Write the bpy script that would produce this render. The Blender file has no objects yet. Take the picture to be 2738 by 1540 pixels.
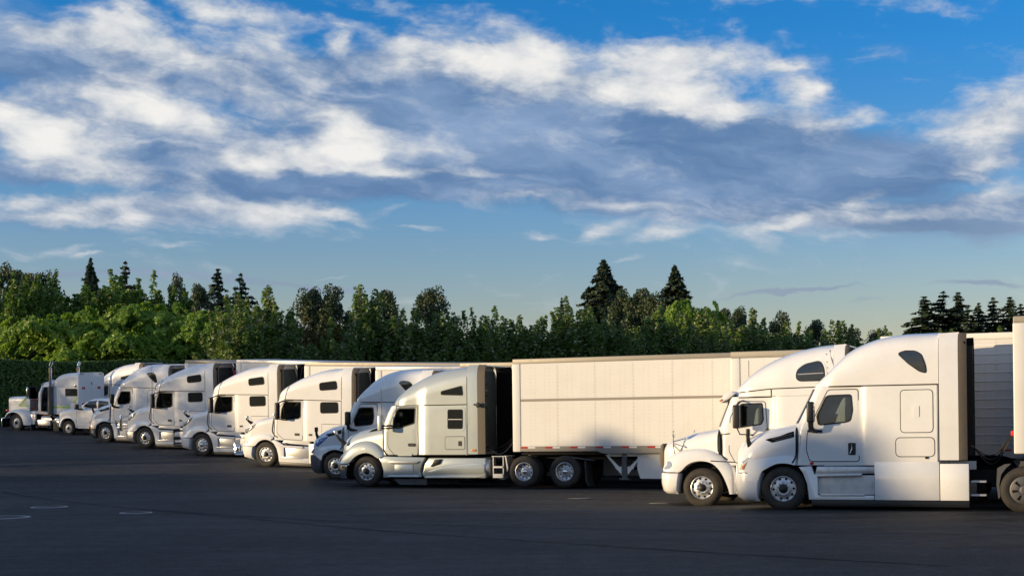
import bpy, bmesh, math, random
from mathutils import Vector, Matrix, noise
from mathutils.bvhtree import BVHTree
from mathutils.geometry import delaunay_2d_cdt

# ------------------------------------------------------------------ camera, sky, sun, exposure
SC = bpy.context.scene
COL = SC.collection
F_PX, W_PX, H_PX = 3800.0, 2738.0, 1540.0          # 50 mm on full frame
HC, ROLL = 1.93, 0.012
cam = bpy.data.cameras.new('camera')
cam.sensor_width = 36.0
cam.lens = F_PX / W_PX * 36.0
cam.shift_y = (1140.0 - H_PX / 2) / W_PX
cam.clip_start = 0.1
cam.clip_end = 3000
camo = bpy.data.objects.new('camera', cam)
COL.objects.link(camo)
camo.matrix_world = Matrix.Translation((0, 0, HC)) @ Matrix.Rotation(math.pi / 2, 4, 'X') @ Matrix.Rotation(-ROLL, 4, 'Z')
SC.camera = camo
SC.view_settings.view_transform = 'Standard'
SC.view_settings.look = 'None'
SC.view_settings.gamma = 1.0
SC.view_settings.exposure = 0.78
SC.render.engine = 'CYCLES'
SC.cycles.use_denoising = True
SC.cycles.max_bounces = 5
SC.cycles.diffuse_bounces = 3
SC.cycles.glossy_bounces = 3
SC.cycles.transparent_max_bounces = 12
SC.cycles.caustics_reflective = False
SC.cycles.caustics_refractive = False

SUN_EL = math.radians(6.5)
SUN_L = Vector((0.970, 0.242))                     # horizontal travel of the light
to_sun = Vector((-SUN_L.x * math.cos(SUN_EL), -SUN_L.y * math.cos(SUN_EL), math.sin(SUN_EL)))
sl = bpy.data.lights.new('sun', 'SUN')
sl.energy = 3.3
sl.angle = math.radians(0.5)
sl.color = (1.0, 0.755, 0.44)
so = bpy.data.objects.new('sun', sl)
COL.objects.link(so)
so.rotation_euler = (-to_sun).to_track_quat('-Z', 'Y').to_euler()


class NX:                                            # tiny expression wrapper for shader maths
    def __init__(s, nt, sock): s.nt, s.s = nt, sock
    def _m(s, op, b=None, c=None, clamp=False):
        n = s.nt.nodes.new('ShaderNodeMath'); n.operation = op; n.use_clamp = clamp
        s.nt.links.new(s.s, n.inputs[0])
        for i, v in ((1, b), (2, c)):
            if v is None: continue
            if isinstance(v, NX): s.nt.links.new(v.s, n.inputs[i])
            else: n.inputs[i].default_value = v
        return NX(s.nt, n.outputs[0])
    def __add__(s, o): return s._m('ADD', o)
    __radd__ = __add__
    def __sub__(s, o): return s._m('SUBTRACT', o)
    def __rsub__(s, o): return s._m('MULTIPLY', -1.0)._m('ADD', o)
    def __mul__(s, o): return s._m('MULTIPLY', o)
    __rmul__ = __mul__
    def __truediv__(s, o): return s._m('DIVIDE', o)
    def f(s, op, b=None, c=None): return s._m(op, b, c)
    def sm(s, a, b):                                  # smoothstep
        n = s.nt.nodes.new('ShaderNodeMapRange'); n.interpolation_type = 'SMOOTHSTEP'
        s.nt.links.new(s.s, n.inputs[0]); n.inputs[1].default_value = a; n.inputs[2].default_value = b
        return NX(s.nt, n.outputs[0])


def nnode(nt, typ, **kw):
    n = nt.nodes.new(typ)
    for k, v in kw.items():
        if hasattr(n, k) and not isinstance(v, tuple): setattr(n, k, v)
        else: n.inputs[k].default_value = v
    return n


def build_world():
    w = bpy.data.worlds.new('World'); SC.world = w; w.use_nodes = True
    nt = w.node_tree; nt.nodes.clear(); L = nt.links.new
    out = nt.nodes.new('ShaderNodeOutputWorld'); bg = nt.nodes.new('ShaderNodeBackground')
    L(bg.outputs[0], out.inputs[0])
    sky = nt.nodes.new('ShaderNodeTexSky'); sky.sky_type = 'NISHITA'; sky.sun_disc = False
    sky.sun_elevation = SUN_EL
    sky.sun_rotation = math.atan2(to_sun.x, to_sun.y)
    sky.air_density = 1.0; sky.dust_density = 0.4; sky.ozone_density = 1.6
    hs = nt.nodes.new('ShaderNodeHueSaturation'); hs.inputs['Saturation'].default_value = 1.15
    L(sky.outputs[0], hs.inputs['Color'])
    geo = nt.nodes.new('ShaderNodeTexCoord')
    sep = nt.nodes.new('ShaderNodeSeparateXYZ'); L(geo.outputs['Generated'], sep.inputs[0])
    x, y, z = (NX(nt, sep.outputs[i]) for i in range(3))
    az = x.f('ARCTAN2', y)                            # azimuth from the view axis, radians
    el = z.f('ARCSINE')

    def comb(a, b, c=0.0):
        n = nt.nodes.new('ShaderNodeCombineXYZ')
        for i, v in enumerate((a, b, c)):
            if isinstance(v, NX): L(v.s, n.inputs[i])
            else: n.inputs[i].default_value = v
        return n.outputs[0]

    def fbm(vec, scale, det, rough, dist=0.0, lac=2.0):
        n = nt.nodes.new('ShaderNodeTexNoise'); n.noise_dimensions = '3D'
        n.inputs['Scale'].default_value = scale; n.inputs['Detail'].default_value = det
        n.inputs['Roughness'].default_value = rough; n.inputs['Distortion'].default_value = dist
        n.inputs['Lacunarity'].default_value = lac
        L(vec, n.inputs['Vector']); return n

    # cloud masses seen in the photograph, as directions (written in picture pixels of a 50 mm frame), plus noise all round
    def ae(px, py):
        return math.atan((px - 1369.0) / F_PX), math.atan((1140.0 - py) / F_PX * math.cos(math.atan((px - 1369.0) / F_PX)))

    def blobs(lst, a2, e2):
        acc = None
        for (px, py, hw, hh, wt, sl_) in lst:
            ca, ce = ae(px, py); k1, k2 = F_PX / hw, F_PX / hh
            da = a2.f('MULTIPLY_ADD', k1, -ca * k1)
            de = e2.f('MULTIPLY_ADD', k2, -ce * k2)
            de = da.f('MULTIPLY_ADD', sl_ * hw / hh, de)
            r = de.f('MULTIPLY_ADD', de, da * da)
            n = nt.nodes.new('ShaderNodeMath'); n.operation = 'POWER'; n.inputs[0].default_value = .42; L(r.s, n.inputs[1])
            g_ = NX(nt, n.outputs[0])
            acc = g_ * wt if acc is None else g_.f('MULTIPLY_ADD', wt, acc)
        return acc

    WHITE = [(125, 55, 150, 40, .8, 0), (364, 62, 75, 52, .8, 0), (650, 16, 210, 34, .85, .05), (735, 98, 110, 30, .85, .1), (940, 112, 36, 26, 1.0, 0), (1103, 128, 52, 40, .9, 0), (545, 160, 160, 32, .85, .22), (330, 262, 115, 52, .95, .1),
             (50, 290, 110, 40, .85, .3), (150, 365, 150, 45, .85, .25), (245, 420, 170, 55, .9, .1), (460, 310, 140, 36, .8, .3), (897, 405, 210, 40, 1.0, -.05), (930, 335, 140, 60, .8, .35), (706, 432, 95, 26, .9, -.05), (1060, 452, 260, 13, .75, .03),
             (35, 516, 60, 15, .9, .0), (300, 527, 95, 17, .7, -.15), (150, 570, 110, 20, .65, .05), (380, 580, 95, 18, .6, .05), (600, 545, 190, 26, .75, .0), (735, 585, 130, 34, .85, -.1), (925, 572, 90, 16, .8, .2), (1130, 608, 60, 9, .75, .1), (1060, 560, 55, 12, .6, -.25),
             (200, 646, 58, 11, .8, -.15), (240, 662, 25, 6, .6, 0), (490, 645, 50, 7, .5, .05), (1250, 68, 135, 42, .75, .2), (1277, 163, 165, 36, .9, .05), (1447, 152, 110, 50, .95, .15), (1420, 210, 150, 40, .8, .1), (1827, 175, 195, 58, 1.0, -.02), (1835, 262, 130, 42, .85, .1),
             (1686, 250, 42, 26, .7, 0), (2115, 180, 48, 13, .85, .05), (2186, 248, 78, 34, .85, .4), (2072, 299, 180, 30, .75, .1), (2289, 335, 130, 13, .6, -.03), (2690, 330, 125, 78, 1.15, -.1), (2534, 350, 62, 36, .75, .2), (2604, 462, 82, 26, .8, -.05),
             (1485, 527, 105, 18, .75, .0), (1690, 557, 105, 15, .7, .05), (1600, 632, 74, 17, .75, -.2), (1827, 636, 135, 20, .8, -.12), (1430, 630, 42, 10, .75, 0), (2333, 554, 48, 34, .7, -.3), (2137, 609, 84, 19, .7, -.2), (2100, 663, 50, 20, .6, .2), (2425, 590, 115, 15, .6, .05), (2700, 533, 95, 28, .55, -.1),
             (2150, 0, 260, 13, .7, .0), (2495, 30, 74, 26, .6, .3), (1697, 709, 46, 8, .8, -.2), (872, 732, 36, 3.5, .7, -.03), (2330, 640, 160, 12, .45, 0)]
    WHITE += [(300, 330, 330, 110, .38, .1), (720, 330, 300, 100, .36, .1), (560, 120, 500, 75, .36, .03), (380, 560, 430, 42, .34, 0), (1480, 185, 330, 70, .34, .05), (1900, 250, 270, 80, .34, .1), (2050, 605, 430, 36, .32, 0), (2450, 560, 300, 50, .25, 0), (1650, 560, 330, 30, .25, 0)]
    GREY = [(650, 185, 520, 70, .75, .05), (150, 135, 260, 70, .8, .0), (560, 420, 220, 60, .7, .0), (1130, 330, 360, 130, .95, .0), (1600, 370, 480, 105, 1.05, .05), (1950, 430, 420, 90, .95, .05), (2300, 490, 330, 70, .75, .02), (900, 485, 420, 34, .95, .02), (1900, 565, 420, 36, .8, .05),
            (80, 435, 230, 30, .7, .0), (2620, 600, 270, 46, .75, .0), (600, 548, 320, 46, .6, .0), (1320, 232, 320, 60, .7, .0), (250, 300, 260, 60, .55, .1), (760, 752, 260, 13, .75, .05), (2145, 787, 175, 6, .95, .0), (2640, 768, 95, 7, .85, -.02), (200, 722, 240, 9, .6, .03), (2450, 615, 130, 9, .7, .08), (150, 560, 300, 50, .5, 0), (2300, 820, 70, 8, .6, 0), (2700, 340, 120, 70, .5, 0)]
    wn = fbm(comb(az * 9.0, el * 20.0, 3.3), 1.0, 3, .55)
    wv = nt.nodes.new('ShaderNodeSeparateXYZ'); L(wn.outputs['Color'], wv.inputs[0])
    wn2 = fbm(comb(az * 34.0, el * 70.0, 8.3), 1.0, 3, .6)
    wv2 = nt.nodes.new('ShaderNodeSeparateXYZ'); L(wn2.outputs['Color'], wv2.inputs[0])
    a2 = az + (NX(nt, wv.outputs[0]) - .5) * .060 + (NX(nt, wv2.outputs[0]) - .5) * .026
    e2 = el + (NX(nt, wv.outputs[1]) - .5) * .022 + (NX(nt, wv2.outputs[1]) - .5) * .012
    outside = (az.f('ABSOLUTE').sm(.40, .60) + el.sm(.30, .42)).f('MINIMUM', 1.0)
    streak = NX(nt, fbm(comb(a2 * 13.0, e2 * 46.0 + az * 6.0, 1.7), 1.0, 8, .60, .5).outputs[0]) - .5
    puffy = NX(nt, fbm(comb(az * 30.0, el * 52.0, 6.1), 1.0, 7, .58, .2).outputs[0]) - .5
    soft = NX(nt, fbm(comb(a2 * 7.0, e2 * 22.0, 4.4), 1.0, 4, .5).outputs[0]) - .5
    hi = el.sm(.12, .20)                                   # puffier high up, streakier low down
    wd = blobs(WHITE, a2, e2) * .82 + outside * .40 + streak * (2.0 - hi * .5) + puffy * (.75 + hi * .75) + .10
    gd = blobs(GREY, a2, e2) + outside * .40 + soft * 1.3 + streak * .8
    gcov = gd.sm(.16, .74) * .93
    wcov = wd.sm(.18, 1.12)
    glow = (soft + streak * .9).sm(-.22, .45)
    gc = nt.nodes.new('ShaderNodeMix'); gc.data_type = 'RGBA'; L(glow.s, gc.inputs[0])
    gc.inputs[6].default_value = (.42, .80, 1.52, 1); gc.inputs[7].default_value = (1.18, 1.62, 2.38, 1)
    wc = nt.nodes.new('ShaderNodeMix'); wc.data_type = 'RGBA'; L((wd.sm(.60, 1.75) * .85 + (puffy * .9 + streak * .5 + .08)).f('MAXIMUM', 0.0).f('MINIMUM', 1.0).s, wc.inputs[0])
    wc.inputs[6].default_value = (2.0, 2.2, 2.5, 1); wc.inputs[7].default_value = (3.60, 3.52, 3.36, 1)
    tint = nt.nodes.new('ShaderNodeMix'); tint.data_type = 'RGBA'; tint.blend_type = 'MULTIPLY'; tint.inputs[0].default_value = 1.0
    L(hs.outputs[0], tint.inputs[6])
    tg = nt.nodes.new('ShaderNodeMix'); tg.data_type = 'RGBA'; L(el.sm(.02, .30).s, tg.inputs[0])
    tg.inputs[6].default_value = (.63, .565, .74, 1); tg.inputs[7].default_value = (.09, .50, .98, 1)
    L(tg.outputs[2], tint.inputs[7])
    lowc = nt.nodes.new('ShaderNodeMix'); lowc.data_type = 'RGBA'; L(el.sm(.08, .16).s, lowc.inputs[0])
    lowc.inputs[6].default_value = (1.12, 1.42, 1.80, 1); L(gc.outputs[2], lowc.inputs[7])
    m1 = nt.nodes.new('ShaderNodeMix'); m1.data_type = 'RGBA'
    L(gcov.s, m1.inputs[0]); L(tint.outputs[2], m1.inputs[6]); L(lowc.outputs[2], m1.inputs[7])
    mx = nt.nodes.new('ShaderNodeMix'); mx.data_type = 'RGBA'
    L((wcov * .95).s, mx.inputs[0]); L(m1.outputs[2], mx.inputs[6]); L(wc.outputs[2], mx.inputs[7])
    L(mx.outputs[2], bg.inputs['Color'])
    bg.inputs['Strength'].default_value = 0.15


build_world()

# ------------------------------------------------------------------ the lie of the land
YAW = math.radians(22.0)
SN, CS = math.sin(YAW), math.cos(YAW)


def sp(t, w):
    return w * math.log1p(math.exp(t / w)) if t / w < 30 else t


def pq(x, y): return SN * x + CS * y, -CS * x + SN * y      # p: across the stalls, q: along the trucks' heading
def xy(p, q): return SN * p - CS * q, CS * p + SN * q


def gz(x, y):
    p, q = pq(x, y)
    t = .03 * q + .05 * p - 2.92
    return sp(t, .08) - sp(t - 2.6, .2) - .06 - .13 * math.exp(-((q - 10) ** 2 + (p - 36.5) ** 2) / 12.5)


def pix(x, y, d):
    u = (x - 1369.0) / F_PX; v = -(y - 1140.0) / F_PX
    c, s = math.cos(ROLL), math.sin(ROLL)
    return Vector(((u * c + v * s) * d, d, HC + (-u * s + v * c) * d))


# ------------------------------------------------------------------ materials
MATS = {}


def mat(name, base, rough=.5, metal=0.0, coat=0.0, spec=.5, dirt=0.0, dirt_col=(.16, .13, .10), dscale=3.0, bump=0.0, bscale=40.0, emit=None, var=0.0):
    m = bpy.data.materials.new(name); m.use_nodes = True
    nt = m.node_tree; b = nt.nodes['Principled BSDF']; L = nt.links.new
    b.inputs['Base Color'].default_value = (*base, 1); b.inputs['Roughness'].default_value = rough
    b.inputs['Metallic'].default_value = metal; b.inputs['Coat Weight'].default_value = coat
    b.inputs['Coat Roughness'].default_value = .03; b.inputs['Coat IOR'].default_value = 1.75
    b.inputs['Specular IOR Level'].default_value = spec
    tc = nt.nodes.new('ShaderNodeTexCoord')
    if dirt or var:
        n = nt.nodes.new('ShaderNodeTexNoise'); n.inputs['Scale'].default_value = dscale; n.inputs['Detail'].default_value = 8
        n.inputs['Roughness'].default_value = .65
        oi = nt.nodes.new('ShaderNodeObjectInfo')
        ad = nt.nodes.new('ShaderNodeVectorMath'); ad.operation = 'ADD'
        mu = nt.nodes.new('ShaderNodeMath'); mu.operation = 'MULTIPLY'; mu.inputs[1].default_value = 37.0
        L(oi.outputs['Random'], mu.inputs[0]); L(tc.outputs['Object'], ad.inputs[0]); L(mu.outputs[0], ad.inputs[1])
        L(ad.outputs[0], n.inputs['Vector'])
        mr = nt.nodes.new('ShaderNodeMapRange'); mr.inputs[1].default_value = .42; mr.inputs[2].default_value = .78
        mr.inputs[3].default_value = 0.0; mr.inputs[4].default_value = max(dirt, var)
        L(n.outputs[0], mr.inputs[0])
        mx = nt.nodes.new('ShaderNodeMix'); mx.data_type = 'RGBA'
        mx.inputs[6].default_value = (*base, 1); mx.inputs[7].default_value = (*dirt_col, 1)
        L(mr.outputs[0], mx.inputs[0]); L(mx.outputs[2], b.inputs['Base Color'])
        m2 = nt.nodes.new('ShaderNodeMapRange'); m2.inputs[3].default_value = rough * .8; m2.inputs[4].default_value = min(1, rough * 1.35 + .04)
        L(n.outputs[0], m2.inputs[0]); L(m2.outputs[0], b.inputs['Roughness'])
    if bump:
        n = nt.nodes.new('ShaderNodeTexNoise'); n.inputs['Scale'].default_value = bscale; n.inputs['Detail'].default_value = 4
        L(tc.outputs['Object'], n.inputs['Vector'])
        bp = nt.nodes.new('ShaderNodeBump'); bp.inputs['Strength'].default_value = bump; bp.inputs['Distance'].default_value = .02
        L(n.outputs[0], bp.inputs['Height']); L(bp.outputs[0], b.inputs['Normal'])
    if emit:
        b.inputs['Emission Color'].default_value = (*emit, 1); b.inputs['Emission Strength'].default_value = 1
    MATS[name] = m
    return m


mat('white', (.83, .83, .825), .28, coat=1.0, dirt=.20, dirt_col=(.52, .49, .43), dscale=2.2)
mat('white_dirty', (.66, .65, .63), .42, coat=.2, dirt=.55, dirt_col=(.36, .32, .27), dscale=4.0)
mat('silver', (.50, .54, .52), .30, metal=.30, coat=.7, dirt=.18, dirt_col=(.34, .36, .34), dscale=2.0)
mat('chrome', (.75, .76, .77), .10, metal=1.0, bump=.05, bscale=9)
mat('alu', (.62, .62, .63), .34, metal=.75, dirt=.55, dirt_col=(.40, .39, .37), dscale=9)
mat('rubber', (.022, .021, .020), .75, dirt=.7, dirt_col=(.085, .062, .035), dscale=5, bump=.15, bscale=60)
mat('black', (.013, .013, .014), .45)
mat('black_matte', (.008, .008, .009), .9, spec=.1)
mat('grey_plastic', (.075, .077, .082), .55)
mat('extender', (.105, .088, .066), .55, dirt=.5, dirt_col=(.16, .125, .085), dscale=6)
mat('steel', (.12, .12, .125), .5, metal=.6, dirt=.4, dirt_col=(.08, .06, .05))
mat('gap', (.02, .019, .018), .8, spec=.2)
mat('glass_dark', (.022, .024, .025), .04, spec=1.0)
mat('amber', (.60, .20, .02), .25, coat=.5)
mat('red', (.50, .02, .015), .30, coat=.3)
mat('red_paint', (.62, .02, .015), .4)
mat('reflector_white', (.75, .75, .74), .35)
mat('lamp_lens', (.45, .46, .47), .08, metal=.35, coat=1)
mat('blue_paint', (.012, .075, .34), .3, coat=.5)
mat('green_paint', (.46, .70, .02), .35, coat=.4)
mat('trailer_rivet', (.56, .53, .48), .6)
mat('trailer', (.755, .745, .715), .42, dirt=.30, dirt_col=(.55, .52, .46), dscale=1.2)
mat('trailer_alu', (.25, .235, .21), .45, metal=.3, dirt=.5, dirt_col=(.33, .27, .20), dscale=5)
mat('trailer_grey', (.60, .60, .605), .40, metal=.15, dirt=.4, dirt_col=(.34, .33, .31), dscale=2)
mat('band', (.30, .27, .23), .5)
mat('interior', (.055, .054, .053), .8)
mat('interior_light', (.22, .21, .19), .8)
mat('orange_hose', (.55, .10, .02), .5)
mat('mudflap', (.018, .018, .018), .7)
mat('frame_dark', (.010, .010, .011), .7, spec=.2)
mat('cabin_back_shade', (.060, .070, .062), .6, dirt=.5, dirt_col=(.03, .034, .03))  # darkened for the shade behind the cab
mat('bark', (.085, .065, .048), .9, dirt=.5, dirt_col=(.04, .03, .024), dscale=8, bump=.6, bscale=14)
mat('manhole_rim', (.26, .265, .27), .4, metal=.4, dirt=.4, dirt_col=(.15, .15, .15), dscale=7)
mat('manhole', (.055, .056, .058), .5, metal=.3, dirt=.6, dirt_col=(.07, .07, .07), dscale=7)
mat('line_paint', (.20, .19, .17), .8, dirt=.92, dirt_col=(.055, .052, .05), dscale=3.5)
mat('tar', (.016, .016, .017), .9, spec=.1)
mat('patch', (.030, .030, .032), .65)


def glass_clear():
    m = bpy.data.materials.new('glass_clear'); m.use_nodes = True; nt = m.node_tree; nt.nodes.clear()
    o = nt.nodes.new('ShaderNodeOutputMaterial'); mx = nt.nodes.new('ShaderNodeMixShader')
    t = nt.nodes.new('ShaderNodeBsdfTransparent'); t.inputs[0].default_value = (.48, .53, .51, 1)
    g = nt.nodes.new('ShaderNodeBsdfGlossy'); g.inputs['Roughness'].default_value = .02
    f = nt.nodes.new('ShaderNodeFresnel'); f.inputs[0].default_value = 2.1
    nt.links.new(f.outputs[0], mx.inputs[0]); nt.links.new(t.outputs[0], mx.inputs[1]); nt.links.new(g.outputs[0], mx.inputs[2])
    nt.links.new(mx.outputs[0], o.inputs[0]); MATS['glass_clear'] = m


glass_clear()


def leaf_mat(name, a, b, c, trans=.35, rough=.45):
    """a,b: leaf colours picked per leaf (attribute), c: rare third colour"""
    m = bpy.data.materials.new(name); m.use_nodes = True; nt = m.node_tree; L = nt.links.new
    p = nt.nodes['Principled BSDF']; p.inputs['Roughness'].default_value = rough; p.inputs['Specular IOR Level'].default_value = .35
    at = nt.nodes.new('ShaderNodeAttribute'); at.attribute_name = 'leaf'
    r = nt.nodes.new('ShaderNodeValToRGB'); r.color_ramp.elements[0].color = (*a, 1); r.color_ramp.elements[1].color = (*c, 1)
    r.color_ramp.elements[1].position = 1.0
    e = r.color_ramp.elements.new(.86); e.color = (*b, 1)
    L(at.outputs['Fac'], r.inputs[0]); L(r.outputs[0], p.inputs['Base Color'])
    t = nt.nodes.new('ShaderNodeBsdfTranslucent'); L(r.outputs[0], t.inputs[0])
    mx = nt.nodes.new('ShaderNodeMixShader'); mx.inputs[0].default_value = trans
    L(p.outputs[0], mx.inputs[1]); L(t.outputs[0], mx.inputs[2])
    L(mx.outputs[0], nt.nodes['Material Output'].inputs[0]); MATS[name] = m


leaf_mat('leaf_row', (.068, .145, .026), (.19, .29, .060), (.46, .42, .31), .42)
leaf_mat('leaf_autumn', (0.051, 0.088, 0.020), (0.170, 0.145, 0.043), (0.400, 0.255, 0.051))
leaf_mat('leaf_locust', (.13, .25, .025), (.28, .42, .055), (.40, .46, .11), .5)
leaf_mat('leaf_maple', (.070, .165, .022), (.20, .31, .055), (.36, .35, .20), .42)
leaf_mat('leaf_back', (.038, .072, .030), (.095, .13, .055), (.27, .25, .17), .28)
leaf_mat('leaf_conifer', (.022, .040, .022), (.055, .085, .040), (.10, .12, .06), .15, .7)
leaf_mat('leaf_hedge', (.050, .105, .028), (.11, .20, .050), (.22, .31, .08), .3)


def asphalt():
    m = bpy.data.materials.new('asphalt'); m.use_nodes = True; nt = m.node_tree; L = nt.links.new
    b = nt.nodes['Principled BSDF']; tc = nt.nodes.new('ShaderNodeTexCoord')

    def nz(scale, det, rough=.6, mp=None, dist=0):
        n = nt.nodes.new('ShaderNodeTexNoise'); n.inputs['Scale'].default_value = scale; n.inputs['Detail'].default_value = det
        n.inputs['Roughness'].default_value = rough; n.inputs['Distortion'].default_value = dist
        v = tc.outputs['Object']
        if mp:
            q = nt.nodes.new('ShaderNodeMapping'); q.inputs['Scale'].default_value = mp; q.inputs['Rotation'].default_value = (0, 0, .12)
            L(v, q.inputs[0]); v = q.outputs[0]
        L(v, n.inputs['Vector']); return NX(nt, n.outputs[0])
    big = nz(.09, 5); tracks = nz(1.0, 5, .6, (.05, .9, 1), .4); fine = nz(34, 3, .7); sx = nz(3.0, 6, .7)
    v = (big - .5) * 1.9 + (tracks - .5) * 2.1 + (sx - .5) * 2.2 + (fine - .5) * 3.6 + .47 - nz(.42, 4, .55).sm(.60, .74) * .28 + nz(.23, 5, .6, (.5, 1.6, 1)).sm(.58, .72) * .16
    cr = nt.nodes.new('ShaderNodeValToRGB')
    cr.color_ramp.elements[0].position = .05; cr.color_ramp.elements[0].color = (.0125, .0128, .0138, 1)
    cr.color_ramp.elements[1].position = .95; cr.color_ramp.elements[1].color = (.068, .068, .071, 1)
    L(v.s, cr.inputs[0]); L(cr.outputs[0], b.inputs['Base Color'])
    rr = (tracks * .35 + sx * .25 + .42); L(rr.s, b.inputs['Roughness'])
    b.inputs['Specular IOR Level'].default_value = .16
    vo = nt.nodes.new('ShaderNodeTexVoronoi'); vo.inputs['Scale'].default_value = 55; L(tc.outputs['Object'], vo.inputs['Vector'])
    hh = NX(nt, vo.outputs['Distance']) * .6 + fine * .5 + sx * .8
    bp = nt.nodes.new('ShaderNodeBump'); bp.inputs['Strength'].default_value = 1.0; bp.inputs['Distance'].default_value = .02
    L(hh.s, bp.inputs['Height']); L(bp.outputs[0], b.inputs['Normal']); MATS['asphalt'] = m


asphalt()
mat('grass_soil', (.045, .052, .022), .95, dirt=.7, dirt_col=(.06, .05, .03), dscale=.8)

# ------------------------------------------------------------------ mesh helpers
def pchip(keys, x):
    """monotone cubic through keys [(x, v), ...]"""
    n = len(keys)
    if x <= keys[0][0]: return keys[0][1]
    if x >= keys[-1][0]: return keys[-1][1]
    h = [keys[i + 1][0] - keys[i][0] for i in range(n - 1)]
    d = [(keys[i + 1][1] - keys[i][1]) / h[i] for i in range(n - 1)]
    m = [d[0]] + [0.0 if d[i - 1] * d[i] <= 0 else 2 * d[i - 1] * d[i] / (d[i - 1] + d[i]) for i in range(1, n - 1)] + [d[-1]]
    for i in range(n - 1):
        if x <= keys[i + 1][0]:
            t = (x - keys[i][0]) / h[i]
            return ((2 * t ** 3 - 3 * t * t + 1) * keys[i][1] + (t ** 3 - 2 * t * t + t) * h[i] * m[i]
                    + (3 * t * t - 2 * t ** 3) * keys[i + 1][1] + (t ** 3 - t * t) * h[i] * m[i + 1])


def resample(pts, n, smooth=True):
    """n points along a polyline by arc length (Catmull-Rom smoothed)"""
    P = [Vector(p) for p in pts]
    if smooth:
        Q = []
        for i in range(len(P) - 1):
            a, b, c, d = P[max(i - 1, 0)], P[i], P[i + 1], P[min(i + 2, len(P) - 1)]
            for k in range(8):
                t = k / 8
                Q.append(.5 * ((2 * b) + (c - a) * t + (2 * a - 5 * b + 4 * c - d) * t * t + (3 * b - a - 3 * c + d) * t ** 3))
        Q.append(P[-1]); P = Q
    L = [0.0]
    for i in range(1, len(P)): L.append(L[-1] + (P[i] - P[i - 1]).length)
    out, j = [], 0
    for k in range(n):
        s = L[-1] * k / (n - 1)
        while j < len(L) - 2 and L[j + 1] < s: j += 1
        f = (s - L[j]) / max(1e-9, L[j + 1] - L[j])
        out.append(P[j].lerp(P[j + 1], min(1, max(0, f))))
    return out


def fillet(pts, r, k=4):
    """round the corners of a closed polygon; r number or list"""
    out = []; n = len(pts)
    for i in range(n):
        p = Vector(pts[i]); a = Vector(pts[i - 1]); b = Vector(pts[(i + 1) % n])
        ri = r[i] if isinstance(r, (list, tuple)) else r
        da, db = (a - p), (b - p)
        ri_ = min(ri, da.length * .48, db.length * .48)
        if ri_ < 1e-4: out.append(p.copy()); continue
        s, e = p + da.normalized() * ri_, p + db.normalized() * ri_
        for j in range(k + 1):
            t = j / k
            out.append((1 - t) ** 2 * s + 2 * t * (1 - t) * p + t * t * e)
    return out


def inpoly(x, z, poly):
    c = False; n = len(poly); j = n - 1
    for i in range(n):
        xi, zi = poly[i][0], poly[i][1]; xj, zj = poly[j][0], poly[j][1]
        if (zi > z) != (zj > z) and x < (xj - xi) * (z - zi) / (zj - zi) + xi: c = not c
        j = i
    return c


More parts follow.
